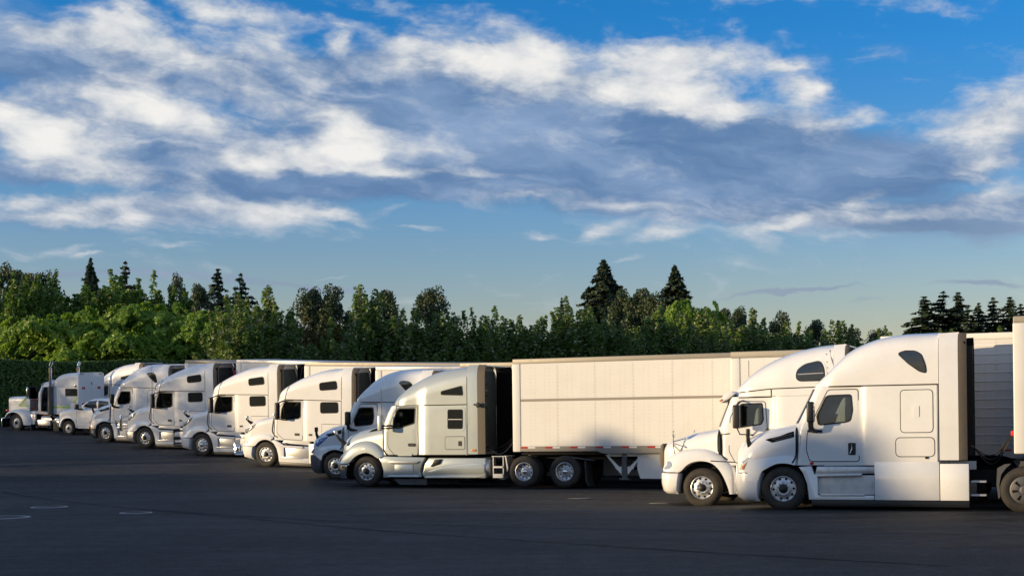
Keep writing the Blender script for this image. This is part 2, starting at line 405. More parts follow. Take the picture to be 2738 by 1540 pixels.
class MB:
    def __init__(s): s.v, s.f, s.mi = [], [], []
    def add(s, vs, fs, mi=0):
        o = len(s.v); s.v += [tuple(v) for v in vs]
        for f in fs: s.f.append(tuple(o + i for i in f)); s.mi.append(mi)
        return s
    def box(s, x0, x1, y0, y1, z0, z1, mi=0):
        return s.add([(x, y, z) for x in (x0, x1) for y in (y0, y1) for z in (z0, z1)],
                     [(0, 1, 3, 2), (4, 6, 7, 5), (0, 4, 5, 1), (2, 3, 7, 6), (0, 2, 6, 4), (1, 5, 7, 3)], mi)
    def prism(s, poly, y0, y1, mi=0):
        n = len(poly)
        vs = [(p[0], y0, p[1]) for p in poly] + [(p[0], y1, p[1]) for p in poly]
        fs = [tuple(range(n)), tuple(range(2 * n - 1, n - 1, -1))] + [(i, n + i, n + (i + 1) % n, (i + 1) % n) for i in range(n)]
        return s.add(vs, fs, mi)
    def tube(s, pts, r, seg=8, mi=0, cap=True):
        P = [Vector(p) for p in pts]; vs, fs = [], []
        R = r if isinstance(r, (list, tuple)) else [r] * len(P)
        up = Vector((0, 0, 1))
        for i, p in enumerate(P):
            t = (P[min(i + 1, len(P) - 1)] - P[max(i - 1, 0)]).normalized()
            a = t.cross(up)
            if a.length < .05: a = t.cross(Vector((1, 0, 0)))
            a.normalize(); b = a.cross(t)
            for k in range(seg):
                w = 2 * math.pi * k / seg
                vs.append(p + (a * math.cos(w) + b * math.sin(w)) * R[i])
        for i in range(len(P) - 1):
            for k in range(seg):
                fs.append((i * seg + k, i * seg + (k + 1) % seg, (i + 1) * seg + (k + 1) % seg, (i + 1) * seg + k))
        if cap: fs += [tuple(range(seg - 1, -1, -1)), tuple((len(P) - 1) * seg + k for k in range(seg))]
        return s.add(vs, fs, mi)
    def lathe(s, prof, seg=32, c=(0, 0, 0), axis='y', mi=0):
        """profile [(r, a)] turned round the axis"""
        vs, fs = [], []
        for r, a in prof:
            for k in range(seg):
                w = 2 * math.pi * k / seg
                q = (r * math.cos(w), a, r * math.sin(w)) if axis == 'y' else ((r * math.cos(w), r * math.sin(w), a) if axis == 'z' else (a, r * math.cos(w), r * math.sin(w)))
                vs.append((q[0] + c[0], q[1] + c[1], q[2] + c[2]))
        for i in range(len(prof) - 1):
            for k in range(seg):
                fs.append((i * seg + k, (i + 1) * seg + k, (i + 1) * seg + (k + 1) % seg, i * seg + (k + 1) % seg))
        return s.add(vs, fs, mi)
    def disc(s, c, r, seg=14, axis='y', mi=0, sgn=-1):
        vs = []
        for k in range(seg):
            w = 2 * math.pi * k / seg * -sgn
            vs.append((c[0] + r * math.cos(w), c[1], c[2] + r * math.sin(w)) if axis == 'y' else (c[0] + r * math.cos(w), c[1] + r * math.sin(w), c[2]))
        return s.add(vs, [tuple(range(seg))], mi)


def mk(name, mb, mats, parent=None, ang=38, bevel=0.0, bseg=2, fix=True):
    """link ONE mesh object"""
    me = bpy.data.meshes.new(name)
    if bevel or fix:
        bm = bmesh.new()
        vs = [bm.verts.new(v) for v in mb.v]
        for f, i in zip(mb.f, mb.mi):
            try: fa = bm.faces.new([vs[k] for k in f]); fa.material_index = i
            except ValueError: pass
        bmesh.ops.remove_doubles(bm, verts=bm.verts, dist=1e-4)
        bmesh.ops.recalc_face_normals(bm, faces=bm.faces)
        if bevel:
            es = [e for e in bm.edges if len(e.link_faces) == 2 and e.calc_face_angle(0) > .5]
            bmesh.ops.bevel(bm, geom=es, offset=bevel, segments=bseg, profile=.5, affect='EDGES', clamp_overlap=True)
        bm.to_mesh(me); bm.free()
    else:
        me.from_pydata(mb.v, [], mb.f)
        me.polygons.foreach_set('material_index', mb.mi)
    me.polygons.foreach_set('use_smooth', [True] * len(me.polygons))
    me.set_sharp_from_angle(angle=math.radians(ang))
    for m in ([mats] if isinstance(mats, str) else mats): me.materials.append(MATS[m])
    o = bpy.data.objects.new(name, me); COL.objects.link(o)
    if parent: o.parent = parent
    return o


def share(name, data, parent, loc=(0, 0, 0), rz=0.0, sc=(1, 1, 1)):
    o = bpy.data.objects.new(name, data); COL.objects.link(o); o.parent = parent
    o.location = loc; o.rotation_euler = (0, 0, rz); o.scale = sc
    return o


def tag(o, label, cat, group=None):
    o['label'] = label; o['category'] = cat
    if group: o['group'] = group
    return o


def empty(name):
    o = bpy.data.objects.new(name, None); COL.objects.link(o); o.empty_display_size = .3
    return o


def pose(o, x, y, pitch=None, dz=0.0, wheel=6.0):
    """stand a vehicle on the ground, nose toward -x local"""
    ax = Vector((CS, -SN, 0)); ay = Vector((SN, CS, 0))
    z0 = gz(x, y)
    if pitch is None:
        pitch = (z0 - gz(x + ax.x * wheel, y + ax.y * wheel)) / wheel
    roll = (gz(x + ay.x * 1.1, y + ay.y * 1.1) - gz(x - ay.x * 1.1, y - ay.y * 1.1)) / 2.2
    if abs(roll) < .02: roll = 0
    o.matrix_world = Matrix.Translation((x, y, z0 + dz)) @ Matrix.Rotation(-YAW, 4, 'Z') @ Matrix.Rotation(pitch, 4, 'Y') @ Matrix.Rotation(roll, 4, 'X')


def xloft(xs, W, ZB, ZS, ZT, N, x0=None, nose=.5, nn=2.4, ns=4, na=10, cap_rear=True, floor=False):
    """body lofted along x; each argument a key list; x0,nose: rounded plan of the front end"""
    mb = MB(); rings = []
    for x in xs:
        w = pchip(W, x)
        if x0 is not None:
            t = min(1, max(0, (x - x0) / nose)); w *= max(.02, (1 - (1 - t) ** nn)) ** (1 / nn)
        zb, zs, zt, n = pchip(ZB, x), pchip(ZS, x), pchip(ZT, x), pchip(N, x)
        zb = min(zb, zt - .02); zs = min(max(zs, zb + .005), zt - .01)
        half = [(-w, zb + (zs - zb) * k / ns) for k in range(ns)]
        for k in range(na + 1):
            a = math.pi / 2 * k / na
            half.append((-w * max(0, math.cos(a)) ** (2 / n), zs + (zt - zs) * math.sin(a) ** (2 / n)))
        ring = [(x, y, z) for y, z in half] + [(x, -y, z) for y, z in reversed(half[:-1])]
        rings.append(ring)
    m = len(rings[0])
    vs = [p for r in rings for p in r]
    fs = [(i * m + k, (i + 1) * m + k, (i + 1) * m + k + 1, i * m + k + 1) for i in range(len(rings) - 1) for k in range(m - 1)]
    if floor: fs += [(i * m, i * m + m - 1, (i + 1) * m + m - 1, (i + 1) * m) for i in range(len(rings) - 1)]
    if cap_rear: fs.append(tuple(range((len(rings) - 1) * m, len(rings) * m)))
    fs.append(tuple(range(m - 1, -1, -1)))
    return mb.add(vs, fs)


def zloft(levels, n=3.0, nf=12, step=None, caps=True, ny=4):
    """body lofted upward; level (z, xc, xs, w, xr): front centre, front corner, half width, rear; step=(x0,x1,dw) widens the side"""
    mb = MB(); rings = []
    for (z, xc, xs, w, xr) in levels:
        half = []
        for k in range(nf + 1):
            a = math.pi / 2 * k / nf
            half.append((xs - (xs - xc) * max(0, math.cos(a)) ** (2 / n), -w * math.sin(a) ** (2 / n)))
        if step:
            a0, a1, dw = step
            a0 = max(a0, xs + .02)
            for k in range(1, 6): half.append((xs + (a0 - xs) * k / 5, -w))
            for k in range(1, 6):
                t = k / 5; half.append((a0 + (a1 - a0) * t, -w - dw * t * t * (3 - 2 * t)))
            w2 = w + dw; xa = a1
        else: w2 = w; xa = xs
        for k in range(1, 9): half.append((xa + (xr - .04 - xa) * k / 8, -w2))
        half.append((xr, -w2 + .04)); half.append((xr, 0.0))
        rings.append([(x, y, z) for x, y in half] + [(x, -y, z) for x, y in reversed(half[1:-1])])
    m = len(rings[0]); vs = [p for r in rings for p in r]
    fs = [(i * m + k, i * m + (k + 1) % m, (i + 1) * m + (k + 1) % m, (i + 1) * m + k) for i in range(len(rings) - 1) for k in range(m)]
    if caps: fs += [tuple(range(m - 1, -1, -1)), tuple((len(rings) - 1) * m + k for k in range(m))]
    return mb.add(vs, fs)


def bvh(*mbs):
    vs, fs = [], []
    for m in mbs:
        o = len(vs); vs += [Vector(v) for v in m.v]; fs += [tuple(o + i for i in f) for f in m.f]
    return BVHTree.FromPolygons(vs, fs)


def hity(B, x, z, dflt=-1.2, side=-1):
    h = B.ray_cast(Vector((x, 5.0 * side, z)), Vector((0, -side, 0)))
    return h[0].y if h[0] is not None else None


def decal(B, outline, proud=.006, holes=(), step=.12, wall=.02, mb=None, mi=0, flat_y=None):
    """a panel lying on the near side of a body, its outline given in (x, z)"""
    pts = [Vector((p[0], p[1])) for p in outline]; edges = []; n0 = len(pts)
    edges += [(i, (i + 1) % n0) for i in range(n0)]
    for h in holes:
        o = len(pts); pts += [Vector((p[0], p[1])) for p in h]; edges += [(o + i, o + (i + 1) % len(h)) for i in range(len(h))]
    xs = [p.x for p in pts]; zs = [p.y for p in pts]
    if step:
        nx = int((max(xs) - min(xs)) / step); nz = int((max(zs) - min(zs)) / step)
        for i in range(1, nx + 1):
            for k in range(1, nz + 1):
                x = min(xs) + (max(xs) - min(xs)) * i / (nx + 1); z = min(zs) + (max(zs) - min(zs)) * k / (nz + 1)
                if inpoly(x, z, outline) and not any(inpoly(x, z, h) for h in holes): pts.append(Vector((x, z)))
    vs, es, fs, *_ = delaunay_2d_cdt(pts, edges, [], 0, 1e-5)
    keep = []
    for f in fs:
        cx = sum(vs[i].x for i in f) / len(f); cz = sum(vs[i].y for i in f) / len(f)
        if inpoly(cx, cz, outline) and not any(inpoly(cx, cz, h) for h in holes): keep.append(f)
    ys = [flat_y if flat_y is not None else hity(B, v.x, v.y) for v in vs]
    good = [y for y in ys if y is not None]
    av = sum(good) / len(good) if good else -1.2
    ys = [av if y is None else y for y in ys]
    V = [(v.x, y - proud, v.y) for v, y in zip(vs, ys)]
    cnt = {}
    for f in keep:
        for a, b in zip(f, f[1:] + f[:1]): cnt[(min(a, b), max(a, b))] = cnt.get((min(a, b), max(a, b)), 0) + 1
    F = [tuple(f) for f in keep]
    if wall:
        back = {}
        for (a, b), c in cnt.items():
            if c == 1:
                for i in (a, b):
                    if i not in back: back[i] = len(V); V.append((vs[i].x, ys[i] + wall, vs[i].y))
                F.append((a, b, back[b], back[a]))
    mb = mb or MB()
    return mb.add(V, F, mi)


def offset_poly(poly, d):
    """grow (d>0) a closed polygon"""
    n = len(poly); P = [Vector((p[0], p[1])) for p in poly]
    area = sum(P[i].x * P[(i + 1) % n].y - P[(i + 1) % n].x * P[i].y for i in range(n))
    s = 1 if area > 0 else -1; out = []
    for i in range(n):
        e1 = (P[i] - P[i - 1]); e2 = (P[(i + 1) % n] - P[i])
        if e1.length < 1e-6: e1 = e2
        if e2.length < 1e-6: e2 = e1
        n1 = Vector((e1.y, -e1.x)).normalized() * s; n2 = Vector((e2.y, -e2.x)).normalized() * s
        nn_ = n1 + n2
        if nn_.length < 1e-6: nn_ = n1
        nn_.normalize(); c = max(.35, nn_.dot(n1))
        out.append(P[i] + nn_ * d / c)
    return out


def strip(B, line, w=.014, proud=.004, mb=None, mi=0, closed=False, n=None, smooth=True, flat_y=None):
    """thin ribbon along a line on the side of a body (gaps, seams, stripes)"""
    pts = [Vector((p[0], p[1])) for p in line]
    if closed: pts = pts + [pts[0]]
    Ln = sum((pts[i + 1] - pts[i]).length for i in range(len(pts) - 1))
    P = resample(pts, n or max(3, int(Ln / .07) + 2), smooth)
    V, F = [], []
    ly = None
    for i, p in enumerate(P):
        t = (P[min(i + 1, len(P) - 1)] - P[max(i - 1, 0)])
        t = t.normalized() if t.length > 1e-9 else Vector((1, 0))
        nrm = Vector((-t.y, t.x)) * w / 2
        hs_ = [hity(B, (p + nrm * k_).x, (p + nrm * k_).y) for k_ in (-1, 0, 1)] if flat_y is None else [flat_y]
        hs_ = [h_ for h_ in hs_ if h_ is not None]
        y = min(hs_) if hs_ else (ly if ly is not None else -1.2)
        ly = y
        for s in (-1, 1):
            q = p + nrm * s
            V.append((q.x, y - proud, q.y))
    for i in range(len(P) - 1): F.append((2 * i, 2 * i + 1, 2 * i + 3, 2 * i + 2))
    mb = mb or MB()
    return mb.add(V, F, mi)


def cut_hole(mb, outline, both=True):
    """cut a convex window opening through the side(s) of a shell"""
    bm = bmesh.new()
    vs = [bm.verts.new(v) for v in mb.v]
    for f in mb.f:
        try: bm.faces.new([vs[k] for k in f])
        except ValueError: pass
    xs = [p[0] for p in outline]; zs = [p[1] for p in outline]
    for side in ((-1, 1) if both else (-1,)):
        n = len(outline)
        for i in range(n):
            a, b = outline[i], outline[(i + 1) % n]
            e = Vector((b[0] - a[0], 0, b[1] - a[1]))
            if e.length < 1e-5: continue
            nr = Vector((e.z, 0, -e.x)).normalized()
            fs = []
            for f in bm.faces:
                if all(v.co.y * side > .35 for v in f.verts):
                    fx = [v.co.x for v in f.verts]; fz = [v.co.z for v in f.verts]
                    if max(fx) > min(xs) and min(fx) < max(xs) and max(fz) > min(zs) and min(fz) < max(zs): fs.append(f)
            geom = set(fs)
            for f in fs: geom.update(f.verts); geom.update(f.edges)
            bmesh.ops.bisect_plane(bm, geom=list(geom), dist=1e-5, plane_co=Vector((a[0], 0, a[1])), plane_no=nr)
        dele = []
        for f in bm.faces:
            c = f.calc_center_median()
            if c.y * side > .35 and abs(f.normal.y) > .15 and inpoly(c.x, c.z, outline): dele.append(f)
        bmesh.ops.delete(bm, geom=dele, context='FACES')
    bm.verts.index_update()
    out = MB(); out.v = [tuple(v.co) for v in bm.verts]; out.f = [tuple(v.index for v in f.verts) for f in bm.faces]; out.mi = [0] * len(out.f)
    bm.free()
    return out


def fender(inner, outer, y_in, y_out, m=26, k=8, n=2.6, lip=.30, soft=False):
    """wheel-arch fender swelling out of the hood side: inner edge (arch) to outer line"""
    I, O = resample(inner, m), resample(outer, m); V, F = [], []
    row = k + 2
    for a, b in zip(I, O):
        V.append((a.x, y_out + lip, a.y))
        for j in range(k + 1):
            s = j / k; p = a.lerp(b, s)
            V.append((p.x, y_in + (y_out - y_in) * (1 - s * s * (3 - 2 * s) if soft else max(0, 1 - s ** n) ** (1 / n)), p.y))
    for i in range(m - 1):
        for j in range(row - 1): F.append((i * row + j, i * row + j + 1, (i + 1) * row + j + 1, (i + 1) * row + j))
    return MB().add(V, F)


def flip(mb):
    o = MB(); o.v = [(x, -y, z) for x, y, z in mb.v]; o.f = [tuple(reversed(f)) for f in mb.f]; o.mi = list(mb.mi)
    return o


# ------------------------------------------------------------------ wheels (shared meshes)
WH = {}


def wheel_meshes():
    tp = [(.285, .015), (.30, -.004), (.335, -.022), (.38, -.030), (.43, -.026), (.468, -.006), (.492, .018), (.506, .03), (.510, .05),
          (.510, .085), (.498, .088), (.498, .098), (.510, .101), (.510, .14), (.498, .143), (.498, .153), (.510, .156), (.510, .20), (.498, .23), (.46, .262), (.38, .28), (.29, .255)]
    t = MB().lathe(tp, 44)
    for k in range(72):                                # tread shoulder lugs
        w = 2 * math.pi * k / 72
        c, s = math.cos(w), math.sin(w); c2, s2 = math.cos(w + .045), math.sin(w + .045)
        t.add([(.494 * c, .012, .494 * s), (.494 * c2, .012, .494 * s2), (.514 * c2, .030, .514 * s2), (.514 * c, .030, .514 * s), (.514 * c2, .075, .514 * s2), (.514 * c, .075, .514 * s)],
              [(0, 1, 2, 3), (3, 2, 4, 5)])
    WH['tyre'] = mk('tyre', t, 'rubber', ang=30).data
    t2 = MB().lathe(tp, 44)
    t2.lathe([(r, a + .33) for r, a in tp], 36)
    WH['dual'] = mk('tyre', t2, 'rubber', ang=30).data
    fr = MB().lathe([(.298, .012), (.300, -.004), (.290, -.008), (.280, .012), (.272, .040), (.262, .044), (.205, .028), (.180, .022), (.172, .004), (.150, -.004), (.118, -.006), (.105, -.002), (.098, .02)], 40)
    for k in range(10):
        w = 2 * math.pi * (k + .5) / 10
        fr.disc((.232 * math.cos(w), .0295, .232 * math.sin(w)), .030, 12, mi=1)
        w = 2 * math.pi * k / 10
        fr.lathe([(.0165, .0), (.0165, -.028), (.010, -.036), (.0, -.037)], 8, (.142 * math.cos(w), 0, .142 * math.sin(w)))
    WH['rim'] = mk('wheel', fr, ['alu', 'black_matte']).data
    h = MB().lathe([(.100, .02), (.097, -.03), (.080, -.045), (.060, -.047), (.052, -.075), (.030, -.082), (0, -.083)], 20)
    WH['hub'] = mk('hub', h, 'black').data
    WH['hub_chrome'] = mk('hub', h, 'chrome').data
    dr = MB().lathe([(.300, .010), (.303, -.006), (.292, -.010), (.284, .012), (.270, .025), (.266, .11), (.255, .135), (.235, .145), (.165, .150), (.150, .140), (.145, .115), (.120, .108), (.085, .105)], 40)
    for k in range(10):
        w = 2 * math.pi * (k + .5) / 10
        dr.disc((.212 * math.cos(w), .1435, .212 * math.sin(w)), .027, 12, mi=1)
        w = 2 * math.pi * k / 10
        dr.lathe([(.0165, .115), (.0165, .085), (.010, .076), (0, .075)], 8, (.133 * math.cos(w), 0, .133 * math.sin(w)))
    WH['drim'] = mk('wheel', dr, ['alu', 'black_matte']).data
    dh = MB().lathe([(.098, .11), (.095, .055), (.082, .025), (.055, .008), (.025, .001), (0, 0)], 22)
    WH['dome'] = mk('hub_cap', dh, 'chrome').data
    cv = MB().lathe([(.300, .010), (.303, -.006), (.290, -.012), (.270, -.016), (.20, -.030), (.12, -.036), (.10, -.030), (.09, -.038), (.04, -.040), (0, -.040)], 40)
    for k in range(7):
        w = 2 * math.pi * k / 7
        R = Matrix.Rotation(w, 4, 'Y')
        cv.add([R @ Vector((x, y, z)) for x, y, z in [(.13, -.041, -.016), (.25, -.0275, -.034), (.25, -.0275, .034), (.13, -.041, .016)]], [(0, 1, 2, 3)], 1)
    WH['cover'] = mk('wheel', cv, ['steel', 'black_matte']).data
    for o in [o for o in COL.objects if o.type == 'MESH' and o.parent is None and o.name.split('.')[0] in ('tyre', 'wheel', 'hub', 'hub_cap')]:
        bpy.data.objects.remove(o)


wheel_meshes()


def wheel(parent, x, y, kind, side=-1, z=.50, s=1.0, hub='hub'):
    """side -1: near side; a wheel with its tyre and hub"""
    spin = random.uniform(0, .6)
    rim = {'front': 'rim', 'drive': 'drim', 'cover': 'cover'}[kind]
    o = share('wheel', WH[rim], parent, (x, y, z), 0 if side < 0 else math.pi, (s, s, s))
    o.rotation_euler = (0, spin, 0 if side < 0 else math.pi); o.rotation_mode = 'ZYX' if False else 'XYZ'
    share('tyre', WH['tyre' if kind == 'front' else 'dual'], o)
    if kind == 'front': share('hub', WH[hub], o)
    elif kind == 'drive': share('hub_cap', WH['dome'], o)
    return o

# ------------------------------------------------------------------ tractors
def lin(a, b, n): return [a + (b - a) * i / (n - 1) for i in range(n)]


def K(*v):                                              # key list from flat numbers
    return [(v[i], v[i + 1]) for i in range(0, len(v), 2)]


def glazing(root, B, outline, name='window', seal=.022, proud=.014, glass='glass_dark', r=.06, bar=None):
    o = fillet(outline, r)
    w = mk(name, decal(B, o, proud), glass, root)
    mk('window_seal', decal(B, offset_poly(o, seal), proud - .005, wall=.01), 'black', w)
    if bar: mk('window_bar', strip(B, bar, .022, proud + .004, smooth=False), 'alu', w)
    return w


def round_rect(x0, x1, z0, z1, r=.06, k=4): return fillet([(x0, z0), (x1, z0), (x1, z1), (x0, z1)], r, k)


def mirror_head(parent, x0, x1, z0, z1, y0=-1.62, y1=-1.38, m='black', face='alu', name='mirror'):
    mb = MB().box(x0, x1, y0, y1, z0, z1)
    o = mk(name, mb, m, parent, bevel=.045, bseg=3)
    mk('mirror_glass', MB().box(x1 - .004, x1 + .004, y0 + .035, y1 - .035, z0 + .05, z1 - .05), 'chrome', o, bevel=0)
    return o


def hood_mirror(parent, foot, head, m='black', hm='black', y=-1.08, r=.075, s=-1):
    """small convex mirror on a bent stalk"""
    a, b = Vector((foot[0], y * -s, foot[1])), Vector((head[0], (y - .10) * -s, head[1]))
    mid = a.lerp(b, .55) + Vector((-.015, -.02 * -s, -.03))
    o = mk('hood_mirror', MB().tube([a, a.lerp(mid, .5) + Vector((0, 0, -.005)), mid, b - Vector((0, 0, .05)), b], [.075, .060, .048, .046, .04], 8), m, parent)
    h = MB().box(b.x - .035, b.x + .045, b.y - .085, b.y + .085, b.z - .07, b.z + .105)
    h_ = mk('mirror_head', h, hm, o, bevel=.03, bseg=3)
    return o


def interior(root, seat_x, floor_z, dash_x, wall_x, top_z, w=1.12, light=False):
    o = mk('interior', MB().box(dash_x, wall_x, -w, w, floor_z - .05, floor_z).box(wall_x - .05, wall_x, -w, w, floor_z, top_z), 'interior', root, bevel=0)
    mk('dashboard', MB().prism(fillet([(dash_x, floor_z + .05), (dash_x + .42, floor_z + .1), (dash_x + .42, floor_z + .60), (dash_x + .18, floor_z + .82), (dash_x - .05, floor_z + .80)], .06), -w + .03, w - .03), 'interior', o)
    for y in (-.62, .62):
        s = MB().prism(fillet([(seat_x, floor_z + .35), (seat_x + .5, floor_z + .35), (seat_x + .5, floor_z + .55), (seat_x, floor_z + .55)], .06), y - .25, y + .25)
        s.prism(fillet([(seat_x + .40, floor_z + .5), (seat_x + .54, floor_z + .5), (seat_x + .66, floor_z + 1.12), (seat_x + .54, floor_z + 1.12)], .05), y - .25, y + .25)
        s.prism(fillet([(seat_x + .55, floor_z + 1.14), (seat_x + .66, floor_z + 1.14), (seat_x + .68, floor_z + 1.36), (seat_x + .58, floor_z + 1.36)], .04), y - .14, y + .14)
        s.box(seat_x + .08, seat_x + .42, y - .18, y + .18, floor_z, floor_z + .36)
        mk('seat', s, 'interior', o)
    c = Vector((seat_x - .06, -.62, floor_z + .88)); ring = []
    for k in range(19):
        a = 2 * math.pi * k / 18
        ring.append(c + Vector((math.sin(a) * .10, math.cos(a) * .21, math.sin(a) * .18)))
    mk('steering_wheel', MB().tube(ring, .017, 6, cap=False).tube([c, c + Vector((-.22, 0, -.22))], .03, 6).tube([ring[0], c, ring[9]], .014, 5), 'black', o)
    return o


def tractor(S, name, label, group=None, paint='white', **O):
    root = empty(name); tag(root, label, 'truck', group)
    g = lambda k, d=None: O.get(k, S.get(k, d))
    # ---- hood
    H = S['hood']
    hood = xloft(sorted(set(lin(H['x0'], H['x0'] + .3, 12) + lin(H['x0'] + .3, H['x1'], 26))), H['W'], H['ZB'], H['ZS'], H['ZT'], H['N'], H['x0'], H['nose'], H.get('nn', 2.6), ns=5, na=12)
    ho = mk('hood', hood, paint, root, ang=50)
    hb = [hood]
    if 'fender' in S:
        fd = fender(*S['fender'], soft=S.get('soft', False)); mk('fender', fd, paint, root, ang=60); mk('fender', flip(fd), paint, root, ang=60); hb.append(fd)
    BH = bvh(*hb)
    # ---- bumper
    bl = g('bumper'); bm_ = g('bumper_mat', paint)
    bmb = zloft(bl, 3.2); bump = mk('bumper', bmb, bm_, root, ang=45)
    # ---- cab with window openings
    C = S['cab']
    cab0 = zloft(C['levels'], C.get('n', 3.2), 14, C.get('step'))
    BC = bvh(cab0)
    win = fillet(S['window'], S.get('window_r', .07), 4)
    cab = cut_hole(cab0, win)
    co = mk('cab', cab, paint, root, ang=40)
    # ---- roof fairing
    R = S['roof']
    roof = xloft(sorted(set(lin(R['x0'], R['x0'] + .35, 12) + lin(R['x0'] + .35, R['x1'], 30))), R['W'], R['ZB'], R['ZS'], R['ZT'], R['N'], R['x0'], R['nose'], R.get('nn', 2.4), ns=6, na=14)
    ro = mk('roof_fairing', roof, paint, root, ang=45)
    BR = bvh(roof); BB = bvh(cab0, roof); BA = bvh(cab0, roof, *hb)
    # ---- door
    dpoly = fillet(S['door'], S.get('door_r', .06), 4)
    do = mk('door', decal(BC, dpoly, .008, holes=[win]), paint, root)
    mk('door_gap', decal(BC, offset_poly(dpoly, .020), .002, holes=[offset_poly(dpoly, -.02)], wall=0, step=0), 'gap', do)
    mk('window', decal(BC, offset_poly(win, -.004), -.012, wall=0), 'glass_clear', do)
    mk('window_seal', decal(BC, offset_poly(win, .022), .013, holes=[offset_poly(win, -.012)], wall=.03, step=0), 'black', do)
    # far-side glass so that one can look through the cab
    fw = MB(); t = decal(BC, offset_poly(win, -.004), -.012, wall=0); fw.add([(x, -y, z) for x, y, z in t.v], [tuple(reversed(f)) for f in t.f])
    mk('window', fw, 'glass_clear', root)
    if 'handle' in S:
        x0, x1, z0, z1 = S['handle']
        h = mk('handle', decal(BC, round_rect(x0, x1, z0, z1, S.get('handle_r', .03)), .014), 'black', do)
        mk('grip', MB().tube([(x0 + (x1 - x0) * .3, -1.285, z0 + .03), (x0 + (x1 - x0) * .55, -1.295, (z0 + z1) / 2), (x0 + (x1 - x0) * .5, -1.285, z1 - .03)], .013, 6), 'chrome', h)
    # ---- windscreen
    ws = S['screen']
    lv = []
    for t in lin(0, 1, 6):
        z = ws[0][0] + (ws[1][0] - ws[0][0]) * t
        lv.append((z, pchip([(a[0], a[1]) for a in C['levels']], z) - .012, pchip([(a[0], a[2]) for a in C['levels']], z), pchip([(a[0], a[3]) for a in C['levels']], z) + .004))
    V, Fs = [], []
    n = C.get('n', 3.2)
    for (z, xc, xs, w) in lv:
        for k in range(21):
            a = math.pi / 2 * (abs(k - 10) / 10) * .66; s = -1 if k < 10 else 1
            V.append((xs - (xs - xc) * math.cos(a) ** (2 / n), s * w * math.sin(a) ** (2 / n), z))
    for i in range(5):
        for k in range(20): Fs.append((i * 21 + k, i * 21 + k + 1, (i + 1) * 21 + k + 1, (i + 1) * 21 + k))
    mk('windscreen', MB().add(V, Fs), 'glass_dark', root)
    interior(root, *S['inside'])
    # ---- side glazing
    for wdef in S['side_windows']:
        if wdef.get('rim'): mk('window_surround', decal(BB, offset_poly(fillet(wdef['o'], wdef.get('r', .06)), wdef['rim']), .007), paint, root)
        glazing(root, BB, wdef['o'], r=wdef.get('r', .06), bar=wdef.get('bar'), seal=wdef.get('seal', .022), glass=wdef.get('glass', 'glass_dark'))
    # ---- panels, seams
    for hx in S.get('hatches', []):
        p = mk('hatch', decal(BC, round_rect(*hx[:4], hx[4] if len(hx) > 4 else .06), .010), paint, root)
        mk('hatch_gap', decal(BC, offset_poly(round_rect(*hx[:4], hx[4] if len(hx) > 4 else .06), .017), .003, wall=0), 'gap', p)
        for q in hx[5:]:
            mk('latch', decal(BC, round_rect(*q[:4], .02), .024), q[4], p)
    for ln in S.get('seams', []): mk('panel_gap', strip(BA, ln, .026, .006, smooth=False), 'gap', root)
    for ln in S.get('hood_seams', []): mk('hood_gap', strip(BA, ln, .036, .012, smooth=True), 'gap', root)
    for nm, base, poly, m_, pr in S.get('decals', []) + O.get('decals', []):
        B = {'hood': BH, 'cab': BC, 'roof': BR, 'all': BA}[base]
        mk(nm, decal(B, fillet(poly, .02, 2), pr), m_, root)
    # ---- side extenders behind the sleeper
    E = g('ext')
    if E:
        x0, x1, x2, z0, z1, y = E
        for s in (-1, 1):
            zt = z1
            def curve(xa, xb, ya, yb, n=5):
                V, Fs = [], []
                for i in range(n + 1):
                    t = i / n; x = xa + (xb - xa) * t; yy = ya + (yb - ya) * t * t
                    for (z, dy) in ((z0, 0), (z0 + (zt - z0) * .4, 0), (zt - .35, 0), (zt - .12, .05), (zt, .16)):
                        V.append((x, s * (yy - dy), z))
                    for (z, dy) in ((zt, .16), (zt - .12, .05), (zt - .35, 0), (z0 + (zt - z0) * .4, 0), (z0, 0)):
                        V.append((x, s * (yy - dy - .03), z))
                for i in range(n):
                    for k in range(10): Fs.append((i * 10 + k, i * 10 + (k + 1) % 10, (i + 1) * 10 + (k + 1) % 10, (i + 1) * 10 + k))
                Fs += [tuple(range(10)), tuple(n * 10 + k for k in range(9, -1, -1))]
                return MB().add(V, Fs)
            e = mk('side_extender', curve(x0 + .012, x1, y, y - .01), g('ext_mat', paint) if s < 0 else 'black', root)  # far one black, painting in the shade of the gap behind the sleeper
            mk('extender_edge', curve(x1 + .006, x2, y - .012, y - g('ext_in', .05)), 'extender' if s < 0 else 'black', e)
            mk('extender_lining', MB().box(x0 + .02, x2 - .03, min(s * (y - .075), s * (y - .055)), max(s * (y - .075), s * (y - .055)), z0 + .02, zt - .2), 'black_matte', e)  # black sheets added inside to keep that gap dark
        mk('roof_extender', MB().prism(fillet([(x0, z1 - .10), (x1 + .02, z1 - .02), (x1 + .02, z1 + .015), (x0, z1 + .0)], .01), -y + .16, y - .16), g('ext_mat', paint), root)
    # ---- back wall: dark sheet, shade behind the sleeper put into its colour
    bx = S['back']
    mk('back_wall', MB().prism(fillet([(0, 0)] * 0 + [(-1.12, 1.15), (1.12, 1.15), (1.12, 3.45), (.95, 3.82), (-.95, 3.82), (-1.12, 3.45)], .05), 0, .014), 'cabin_back_shade', root).matrix_local = Matrix.Translation((bx + .016, 0, 0)) @ Matrix.Rotation(math.pi / 2, 4, 'Z')
